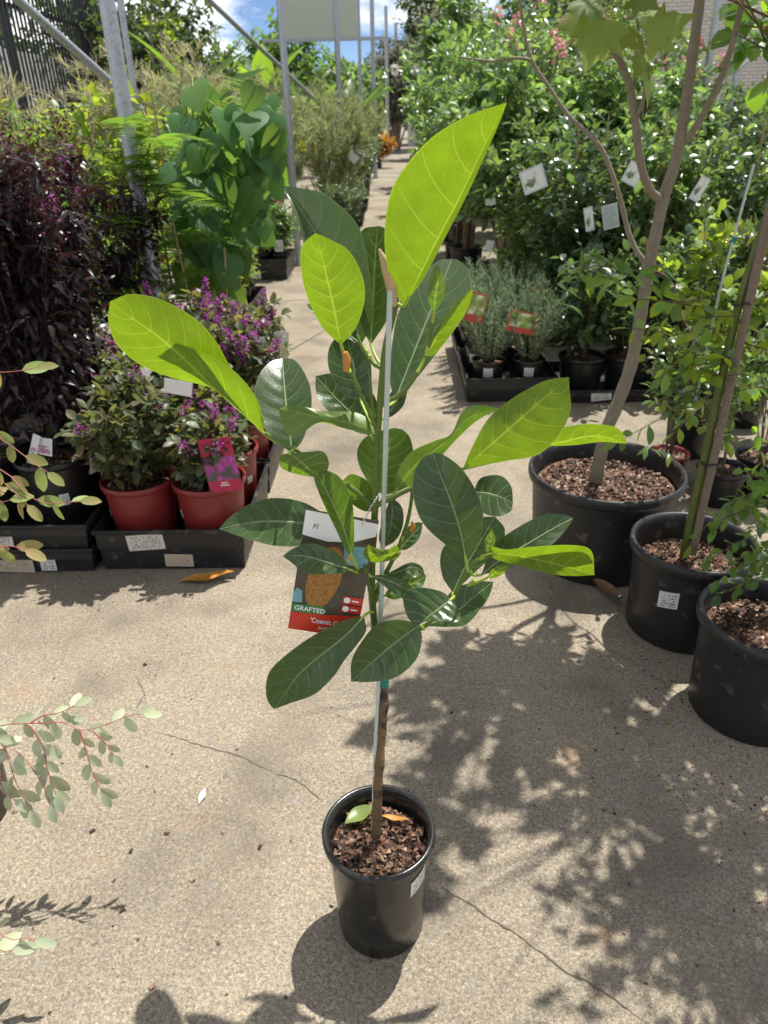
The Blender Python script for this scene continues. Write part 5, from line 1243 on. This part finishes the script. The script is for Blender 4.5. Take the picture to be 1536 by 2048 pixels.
# camellias: two pots in the low tray, a thicket behind
def camellia(label, loc, seed, h, r, nst=9, nsub=13, mat='camellia', R=.135, ph=.2, group='camellias', size=.07, nleaf=9, tm=T_ov, sub=.24, stake=True, ts=.1):
    t = thing('camellia', label, 'potted plant', loc, group); zs = add_pot(t, R, ph, 0, 'blackplastic', .8, .008, .02)
    bush(t, seed, zs-.01, h-zs, r, nst, nsub, sub, nleaf, size, tm, mat, tstart=ts, stem_r=.0055)
    if stake: obj('cane', Geo().tubes(np.array([(.02, .02, zs), (.03, .02, h*.6), (.03, .03, h*.95)]), .005, .005, 6), 'bamboo', t)
    return t
k1 = camellia('glossy dark camellia in the round pot next to the rosemary tray', (1.055, 4.08, .014), 601, .78, .17, 8, 9)
k2 = camellia('glossy dark camellia in the round pot behind the bent trunk', (1.31, 4.08, .014), 602, .85, .18, 8, 9)
camellia('glossy camellia in the low tray to the side of the bent trunk', (1.62, 4.15, .014), 603, .9, .2, 8, 10)
camellia('glossy camellia at the outer end of the low tray', (1.86, 4.15, .014), 604, .95, .2, 8, 10)
k3 = camellia('tall camellia carrying the white flower card nearest the path', (1.12, 5.1, 0), 611, 1.42, .28, 9, 17, 'camellia')
k4 = camellia('tall lighter green camellia behind the bent trunk', (1.62, 5.0, 0), 612, 1.5, .3, 9, 17, 'camelliaL')
TL = ['tall camellia in the second row, beside the one with the first flower card', 'tall camellia behind the fork of the bent trunk', 'tall camellia beyond the lime shrub', 'tall camellia in the rear row nearest the path', 'tall camellia in the rear row behind the second flower card', 'tall camellia in the rear row behind the grey branches', 'tall camellia in the rear row farthest from the path', 'tall camellia at the far side of the thicket', 'tall camellia behind the staked tree', 'tall camellia at the outer corner of the thicket']
for i, (x, y, s) in enumerate(((1.38, 5.35, 1.0), (1.95, 5.2, .98), (2.3, 5.05, 1.0), (1.0, 5.75, 1.02), (1.5, 5.85, 1.04), (2.0, 5.9, 1.0), (2.55, 5.8, .98), (3.1, 5.6, 1.0), (2.75, 4.95, .95), (3.2, 4.9, .95))):
    clone((k3, k4)[i % 2], (x, y, 0), .9*i+.4, TL[i], None, s)
for q, Y, mt, lb in ((((1054, 390), (1102, 368), (1078, 330), (1033, 347)), 4.75, 'camcard', 'white flower card hanging on the camellia nearest the rosemary'), (((1242, 362), (1272, 375), (1290, 335), (1262, 318)), 4.7, 'camcard', 'white flower card just behind the fork of the grey trunk'), (((1397, 400), (1412, 402), (1404, 362), (1385, 345)), 4.6, 'camcard', 'white flower card turned edgewise right of the grey trunk'), (((1170, 470), (1185, 455), (1186, 418), (1172, 410)), 4.55, 'camcard', 'narrow flower card turned edgewise left of the grey trunk'), (((1208, 462), (1240, 452), (1234, 405), (1202, 412)), 4.5, 'infocard', 'green grey text card between the thin branch and the trunk'), (((972, 412), (992, 408), (990, 396), (970, 398)), 6.2, 'white', 'small white label on the canes of the tall path side bush'), (((1030, 412), (1037, 412), (1038, 375), (1031, 375)), 6.0, 'white', 'narrow pale label on a cane beside the first flower card'), (((968, 500), (985, 505), (988, 482), (974, 480)), 5.4, 'white', 'white label low down among the canes behind the rosemary'), (((905, 215), (935, 222), (938, 190), (915, 185)), 9.0, 'white', 'pale label high in the tall bush beside the path')):
    card('plant_label', lb, 'card', q, Y, mt)
for (q, Y), lb in zip(((((1156, 140), (1174, 142), (1180, 122), (1164, 121)), 8.2), (((1130, 142), (1146, 144), (1148, 126), (1134, 128)), 8.3)), ('pink picture label hanging nearest the grey trunk', 'pink picture label hanging next to it, farther from the grey trunk')):
    card('plant_label', lb, 'card', q, Y, 'pinkflowercard', 'pink picture labels')

# ================================================================== tall bushes along the right edge of the path
TG = 'tall bushes along the right path edge'
def tallbush(label, loc, seed, h, r, mat, size, tm, nst=10, nsub=22, nleaf=9, sub=.36, flowers=None, ts=.3, group=TG):
    t = thing('tall_bush', label, 'potted plant', loc, group); zs = add_pot(t, .17, .28)
    bush(t, seed, zs-.01, h-zs, r, nst, nsub, sub, nleaf, size, tm, mat, tstart=ts, stem_r=.008, flowers=flowers)
    g = Geo()
    for k in range(3): g.tubes(np.array([(.05*math.cos(k*2.1), .05*math.sin(k*2.1), .2), (.06*math.cos(k*2.1), .06*math.sin(k*2.1), h*.45), (.05*math.cos(k*2.1), .05*math.sin(k*2.1), h*.8)]), .006, .006, 5)
    obj('canes', g, 'bamboo', t)
    return t
b1_ = tallbush('tall mid green bush on canes directly behind the rosemary trays', (.95, 6.7, 0), 701, 1.95, .42, 'broad', .095, T_ov)
b2_ = tallbush('tall drooping leaved bush beside the path with pale leaves', (.80, 9.2, 0), 702, 2.35, .5, 'broad', .12, T_long, 12, 20, 9, .42)
b3_ = tallbush('pink flowering tall bush behind the camellias', (2.15, 8.3, 0), 703, 2.6, .6, 'camelliaL', .085, T_ov3, 12, 26, 9, .4, ((9, .12, .06, 26, .04, 'pinkpetal', 'blossom'),))
for src, x, y, rz, s, lb in ((b1_, 1.5, 6.9, 1.0, .98, 'tall mid green bush behind the thicket of camellias'), (b1_, .72, 7.7, 2.2, 1.0, 'tall mid green bush second along the path'), (b1_, 2.05, 6.8, 4.0, .95, 'tall mid green bush in the row behind the grey branches'), (b2_, 1.45, 8.6, 2.0, 1.0, 'tall drooping bush in the second row'), (b2_, .82, 11.2, 3.1, 1.05, 'tall drooping bush third along the path'), (b2_, 1.6, 10.8, 4.4, 1.1, 'tall drooping bush in the second row farther down'), (b1_, .85, 13.5, .5, 1.15, 'tall mid green bush far down the right path edge'), (b2_, .95, 16.5, 5.0, 1.05, 'tall drooping bush far down the right path edge'), (b1_, 1.0, 20., 2.0, 1.2, 'tall bush near the far end of the right path edge'), (b2_, 1.2, 25., 1.0, 1.2, 'tall bush beyond the far end of the right edge'), (b1_, 1.3, 31., 3.0, 1.5, 'farthest tall bush on the right path edge'), (b3_, 1.35, 8.0, 2.0, .96, 'pink flowering tall bush close to the path'), (b3_, 2.9, 9.0, 4.0, .9, 'pink flowering tall bush farther from the path')):
    clone(src, (x, y, 0), rz, lb, None, s)
for src, x, y, rz, s_, lb in ((b1_, 1.2, 7.4, 3.3, .92, 'tall mid green bush wedged between the path row and the camellias'), (b1_, 2.6, 7.3, 5.1, .95, 'tall mid green bush behind the outer camellias'), (b3_, 2.0, 10.2, 1.0, .95, 'pink flowering tall bush in the back row'), (b2_, .68, 8.4, .3, .8, 'lower drooping bush overhanging the path edge'), (b1_, .62, 10.1, 4.4, .72, 'short mid green bush overhanging the path edge farther on')):
    clone(src, (x, y, 0), rz, lb, None, s_)
pl_ = thing('yellow_fan_palm', 'yellow green fan leaved palm behind the tall path bushes', 'potted plant', (1.35, 12.6, 0)); zs = add_pot(pl_, .2, .35)
prg = np.random.default_rng(77)
obj('stem', Geo().tubes(np.array([(0, 0, zs), (.03, 0, 1.0), (.0, 0, 1.8)]), .04, .03, 8), 'twig', pl_)
pm_ = frond_geo(prg, .75, 20, .34, .3, T_pin, 1., .5).mesh('frond', True); pm_.materials.append(M['lime'])
for k in range(13):
    a = k*2.4; put_leaf(pm_, pl_, (0, 0, 1.75), (math.cos(a), math.sin(a), .2+.07*k), (0, 0, 1), 1.1, 'frond')
# behind: hedge rows, far bushes
HG = 'bushes in the far right rows'
h1 = shrub('hedge_bush', 'dense dark green bush in the far row below the brick wall', (3.6, 10.5, 0), 801, 1.75, .6, 16, 22, .4, 10, .09, T_ov3, 'camellia', group=HG)
for i, (x, y, s, lb) in enumerate(((4.5, 10.8, 1.0, 'dense bush second in the far row'), (5.4, 11., 1.0, 'dense bush third in the far row'), (6.3, 11.2, 1.0, 'dense bush at the outer end of the far row'), (4.1, 12.6, 1.1, 'dense bush nearer the brick wall'), (5.6, 13., 1.1, 'dense bush against the brick wall'), (3.0, 12.4, 1.1, 'dense bush behind the pink flowers'), (3.4, 7.4, .85, 'dense bush behind the camellia thicket'), (7.0, 13.5, 1.1, 'dense bush at the outer end near the wall'))):
    clone(h1, (x, y, 0), i*.8, lb, HG, s)
y1 = shrub('yellow_hedge_bush', 'yellow green clipped bush to the right of the camellias', (3.35, 6.4, 0), 802, 1.3, .5, 22, 24, .3, 11, .04, T_ov3, 'hedge', group='yellow bushes')
clone(y1, (4.1, 6.9, 0), 2., 'yellow green clipped bush farther out', 'yellow bushes', 1.)
clone(plume('fine_grass', 'fine bright grass clump right of the staked tree', (2.75, 4.2, 0), 805, .95, .35, 24, 'lime', 24), (2.3, 4.65, 0), 2., 'fine bright grass clump between the camellias', None, .9)
t = thing('yellow_maple', 'small sapling with yellow narrow leaves left of the staked tree', 'potted plant', (1.75, 3.55, 0)); zs = add_pot(t, .12, .2)
bush(t, 806, zs-.01, 1.2, .13, 3, 6, .16, 9, .075, T_long, 'hedge', tstart=.6, stem_r=.006, droop=.5)
# posts on the right
for px, Y, d_, lb in ((1421, 9.0, .07, 'galvanised post right of the grey trunk before the brick wall'), (1480, 11.5, .07, 'galvanised post farther right before the brick wall'), (1392, 13., .07, 'slim galvanised post seen between trunk and post')):
    q = P(px, 100, Y); post(lb, q.x, Y, d_, 5., None)
q = P(1475, 140, 9.6)
tubing('brace_pipe', 'short diagonal brace by the right hand posts', 'pipe', q, P(1505, 115, 9.6), .04, collar=False)
# glossy dark leaved tree reaching in at the right edge
t = thing('rubber_leaf_tree', 'dark glossy round leaved tree reaching in at the frame edge', 'potted tree', (2.05, 3.15, 0)); zs = add_pot(t, .2, .32)
limb(t, [(0, 0, zs), (-.02, 0, .9), (.0, .05, 1.5), (-.1, .0, 2.1)], .02, .012, 'bark', 'trunk')
rgm = np.random.default_rng(91); RM = leaf_mesh('round_leaf', T_ovw, 'shrub')
for i in range(70):
    px, py = rgm.uniform(1465, 1620), rgm.normal(60, 55)
    if px < 1500 and py > 110: continue
    p = P(px, py, 3.1+rgm.uniform(-.2, .2))-Vector((2.05, 3.15, 0)); put_leaf(RM, t, p, (rgm.normal(-.2, .7), rgm.normal(-.2, .6), rgm.normal(-.3, .4)), (rgm.normal(0, .4), -.3, 1), rgm.uniform(.07, .13))
for k in range(8):
    e = P(rgm.uniform(1490, 1580), rgm.uniform(10, 120), 3.1)-Vector((2.05, 3.15, 0)); limb(t, [(-.05, 0, 1.7+.05*k), tuple((Vector((-.05, 0, 1.8))+e)/2), tuple(e)], .006, .002, 'twig', 'branch', 10, 5)

# ================================================================== background
# dark picket fence on the left, each picket a part
t = thing('picket_fence', 'tall dark steel picket fence along the left boundary', 'fence', (-4.6, 8.0, 0))
pk = Geo().box((0, 0, 1.55), (.012, .012, 1.55)); pk.add([(-.012, -.012, 3.1), (.012, -.012, 3.1), (.012, .012, 3.1), (-.012, .012, 3.1), (0, 0, 3.2)], [(0, 1, 4), (1, 2, 4), (2, 3, 4), (3, 0, 4)])
pkm = pk.mesh('picket', False); pkm.materials.append(M['darksteel'])
for i in range(90):
    o = bpy.data.objects.new('picket', pkm); COL.objects.link(o); o.parent = t; o.location = (0, i*.115, 0)
for z in (.5, 2.72): obj('rail', Geo().box((-.03, 5.2, z), (.018, 5.4, .022)), 'darksteel', t, smooth=False)
for y in (0, 2.6, 5.2, 7.8, 10.4): obj('post', Geo().box((-.08, y, 1.6), (.04, .04, 1.6)), 'darksteel', t, smooth=False)
tag(obj('rendered_wall', Geo().box((0, 0, 1.35), (.1, 9., 1.35)), 'greywall', smooth=False, loc=(-7.2, 13., 0)), 'pale rendered wall seen through the dark fence', 'wall')
def fartree(label, loc, seed, h, r, mat, size=.2, nst=14, nsub=34, nleaf=14, sub=1.0, tm=T_ov3, ts=.35, group='trees behind the nursery', flat=.4):
    t = thing('background_tree', label, 'tree', loc, group); rg = np.random.default_rng(seed)
    st, tw = grow(rg, h, r, nst, nsub, sub, ts, .1, 0, flat=flat)
    g = Geo(); g.vtube([(0, 0, 0), (0, 0, h*.3), (.05, 0, h*.55)], [.13, .11, .06], 8); g.tubes(st, .05, .012, 5); obj('trunk', g, 'bark', t)
    g = Geo(); g.tubes(tw, .014, .004, 3); obj('branches', g, 'bark', t)
    pos, d, upv = sites(rg, tw, nleaf, droop=.2)
    obj('crown', Geo().leaves(tm, pos, d, upv, size*rg.uniform(.6, 1.2, len(pos)), mixr(rg, len(pos))), mat, t, kind='stuff')
    return t
fartree('dark leafy tree rising behind the picket fence', (-6.0, 10.6, 0), 901, 4.6, 1.3, 'treedark', .16)
fartree('dark tree between the slim post and the banana leaves', (-4.0, 13.6, 0), 902, 3.7, 1.35, 'treedark', .15)
fartree('fine leaved olive green tree beside the cream panel', (-2.9, 13., 0), 903, 3.0, .9, 'fern', .09, sub=.6)
fartree('dark green tree at the end of the path against the sky', (1.9, 44., 0), 904, 8.6, 2.2, 'treedark', .36, sub=1.6)
fartree('grey green tree at the end of the path', (.2, 40., 0), 905, 5.3, 1.6, 'greyleaf', .22, sub=1.2)
fartree('pale silvery tree behind the tall path bushes', (2.3, 33., 0), 906, 5.8, 1.8, 'greyleaf', .24, sub=1.2)
fartree('broad green tree beyond the right path bushes', (4.2, 26., 0), 907, 5.2, 1.8, 'broad', .26, sub=1.2)
fartree('round green tree left of the path end, under the panel', (-2.8, 24., 0), 908, 4.0, 1.7, 'fern', .2, sub=1.1)
fartree('green tree low behind the cream panel posts', (-1.3, 30., 0), 909, 3.6, 1.4, 'broad', .24, sub=1.1)
fartree('wide dark tree far behind the picket fence end', (-7.5, 19., 0), 910, 4.6, 2.4, 'treedark', .24, sub=1.4)
fartree('bright pinnate tree between banana leaves and fence', (-3.3, 11.2, 0), 911, 2.75, .7, 'lime', .10, nst=8, nsub=18, sub=.5)
fartree('light green tree in front of the brick wall', (3.3, 15., 0), 912, 3.7, .9, 'camelliaL', .11, sub=.6)
fartree('tall green tree closing the view past the camellias', (1.9, 19., 0), 913, 4.3, 1.3, 'broad', .2, sub=1.0)
fartree('pale leaved tree behind the pink flowers', (2.5, 13.2, 0), 914, 3.4, .9, 'camelliaL', .13, sub=.6)
# bananas: every leaf a part
bm = T_leaf(9, .17, [.12, .8, 1, 1, .95, .85, .65, .35, .03], .18, .35)
BM = leaf_mesh('banana_leaf', bm, 'banana'); bg_ = np.random.default_rng(33)
def banana(label, loc, n, h, s):
    t = thing('banana_plant', label, 'plant', loc, 'banana plants')
    obj('stem', Geo().vtube([(0, 0, 0), (0, 0, h*.5), (.02, 0, h*.8)], [.09, .07, .04], 10), 'greencane', t)
    for k in range(n):
        a = k*2.4+bg_.uniform(-.4, .4); up_ = bg_.uniform(.6, 2.6)
        put_leaf(BM, t, (0, 0, h*bg_.uniform(.6, .8)), (math.cos(a), math.sin(a), up_), (-math.cos(a)*.5, -math.sin(a)*.5-.4, .6), s*bg_.uniform(.75, 1.1))
banana('banana plant with broad leaves in front of the cloud', (-2.55, 10.9, 0), 9, 2.0, 1.1)
banana('banana plant with upright leaves before the cream panel', (-2.15, 14.2, 0), 9, 2.2, 1.2)
banana('banana plant low behind the khaki bushes', (-1.55, 17.5, 0), 9, 1.8, 1.2)
banana('banana plant close to the path far down on the left', (-1.0, 21., 0), 9, 1.9, 1.3)
# cream panel on posts
t = thing('cream_panel', 'large blank cream panel in a steel frame above the left plants', 'panel', (-2.35, 18.5, 0))
obj('board', Geo().box((.82, 0, 3.9), (.80, .04, .93)), 'cream', t, smooth=False)
for z in (2.94, 4.86): obj('frame_rail', Geo().box((.95, .0, z), (1.35, .05, .03)), 'galv', t, smooth=False)
for x in (-.0, 1.66): obj('frame_post', Geo().box((x, .02, 2.45), (.035, .05, 2.45)), 'galv', t, smooth=False)
# brick wall of the building on the right
t = thing('brick_building', 'cream brick building wall beyond the right hand rows', 'building', (5.2, 24., 0))
obj('wall', Geo().box((9., .15, 3.0), (9., .15, 3.0)), 'brick', t, smooth=False)
for x in (.1, 5.5): obj('downpipe', Geo().vtube([(x, -.09, 0), (x, -.09, 6.0)], [.06, .06], 10), 'galv', t)
# plain shed closing the gap far right and a far tree belt
t = thing('shed', 'low pale shed roof beyond the end of the path', 'shed', (6., 52., 0))
obj('wall', Geo().box((0, 0, 1.5), (5., 3., 1.5)), 'greywall', t, smooth=False)
obj('roof', Geo().add([(-5.3, -3.3, 3.0), (5.3, -3.3, 3.0), (5.3, 3.3, 3.0), (-5.3, 3.3, 3.0), (-5.3, 0, 4.3), (5.3, 0, 4.3)], [(0, 1, 5, 4), (2, 3, 4, 5), (3, 2, 1, 0)]).add([(-5.3, -3.3, 3.0), (-5.3, 0, 4.3), (-5.3, 3.3, 3.0)], [(0, 1, 2)]), 'greywall', t, smooth=False)
rgb = np.random.default_rng(64); g = Geo(); n = 9000
x = rgb.uniform(-60, 60, n); z = rgb.uniform(0, 1, n)**.7*(4.2+1.2*np.sin(x*.35)+.8*np.sin(x*.9+2)); y = 70+rgb.uniform(-4, 4, n)
dd = rgb.normal(0, 1, (n, 3)); g.leaves(T_diam, np.stack([x, y, z], 1), dd, rgb.normal(0, 1, (n, 3)), rgb.uniform(.6, 1.2, n), mixr(rgb, n))
o = obj('far_woodland', g, 'treedark', kind='stuff'); tag(o, 'far belt of dark trees closing the horizon', 'woodland')

# ================================================================== pale sprays reaching in from the left
S0 = Vector((-1.03, 1.16, 0)); t = thing('pale_leaf_shrub', 'shrub with pink stems and pale green rounded leaves reaching in from the left', 'potted plant', S0)
zs = add_pot(t, .14, .25, 0, 'dustyplastic')
srg = np.random.default_rng(123)
T_rnd = T_leaf(6, .235, [.08, .8, 1, 1, .8, .15], .10, .12)
SP = leaf_mesh('pale_leaf', T_rnd, 'snow'); SGm = leaf_mesh('blushed_leaf', T_rnd, 'snowg')
hubs = {}
def spray(pxs, D, me, n, size, both=True, root=None, r0=.0016, hang=1.0):
    pts = [PD(*q, D)-S0 for q in pxs]
    c = crom(([root] if root is not None else [])+[tuple(p) for p in pts], 26)
    obj('stem', Geo().vtube(c, np.linspace(r0, .0007, 26), 6), 'redstem', t)
    i0 = 8 if root is not None else 1
    for k in range(n):
        u = i0+(25-i0)*(k+.5)/n; i = min(24, int(u)); p = c[i]*(1-(u-i))+c[i+1]*(u-i); tn = c[i+1]-c[i]; tn = tn/np.linalg.norm(tn)
        sd = 1 if k % 2 else -1
        side = np.cross(tn, [0, -.9, .45]); d = tn*.55+side*sd*.8+np.array([0, 0, -.75*hang])
        put_leaf(me, t, p, d, (srg.normal(0, .35), -.75+srg.normal(0, .2), .65), size*1.5*srg.uniform(.75, 1.15))
    d = c[25]-c[24]; put_leaf(me, t, c[25], d+np.array([0, 0, -.1*np.linalg.norm(d)]), (0, -.6, .8), size*1.3)
    return c
root = (0.02, 0., .42)
for pxs, n, sz in ((((-60, 1450), (20, 1448), (90, 1446), (130, 1445), (165, 1462), (210, 1450), (255, 1432), (288, 1428)), 15, .024), (((160, 1462), (172, 1500), (185, 1545), (205, 1585)), 7, .024), (((60, 1452), (85, 1490), (95, 1540), (112, 1590)), 9, .027), (((-30, 1455), (10, 1500), (30, 1560), (60, 1620)), 10, .028), (((-40, 1480), (-5, 1530), (5, 1580), (30, 1600)), 8, .028), (((185, 1462), (210, 1485), (228, 1510)), 4, .020), (((-30, 1490), (20, 1495), (60, 1530), (90, 1580), (100, 1610)), 9, .027), (((60, 1447), (85, 1432), (120, 1425), (150, 1410)), 5, .023)):
    spray(pxs, 1.42, SP, n, sz*1.12, root=root if pxs[0][0] < 0 else None)
for pxs, n, sz in ((((-60, 755), (0, 745), (40, 742), (72, 735)), 5, .028), (((-50, 870), (10, 885), (40, 905), (80, 935), (95, 945)), 8, .027), (((-50, 945), (10, 945), (50, 985), (85, 1005), (120, 1006), (160, 1002)), 9, .027), (((-40, 1000), (0, 1005), (20, 1000)), 4, .03), (((-40, 1105), (0, 1095), (25, 1092), (50, 1100)), 5, .03), (((-40, 935), (0, 960), (30, 985), (55, 1010)), 6, .028)):
    spray(pxs, 1.32, SGm, n+2, sz*1.05, root=(0.02, .05, .70))
for pxs, n, sz in ((((-60, 1850), (-10, 1862), (20, 1880), (40, 1875), (70, 1880)), 6, .026), (((-60, 1900), (-10, 1905), (25, 1900)), 5, .03)):
    spray(pxs, 1.28, SP, n, sz*1.1, root=(.05, -.12, .25))
obj('main_stem', Geo().vtube(crom([(0, 0, zs-.02), (.01, 0, .45), (.02, 0, .7), (.02, .05, .9), (-.02, .08, 1.15)], 20), np.linspace(.008, .003, 20), 8), 'redstem', t)
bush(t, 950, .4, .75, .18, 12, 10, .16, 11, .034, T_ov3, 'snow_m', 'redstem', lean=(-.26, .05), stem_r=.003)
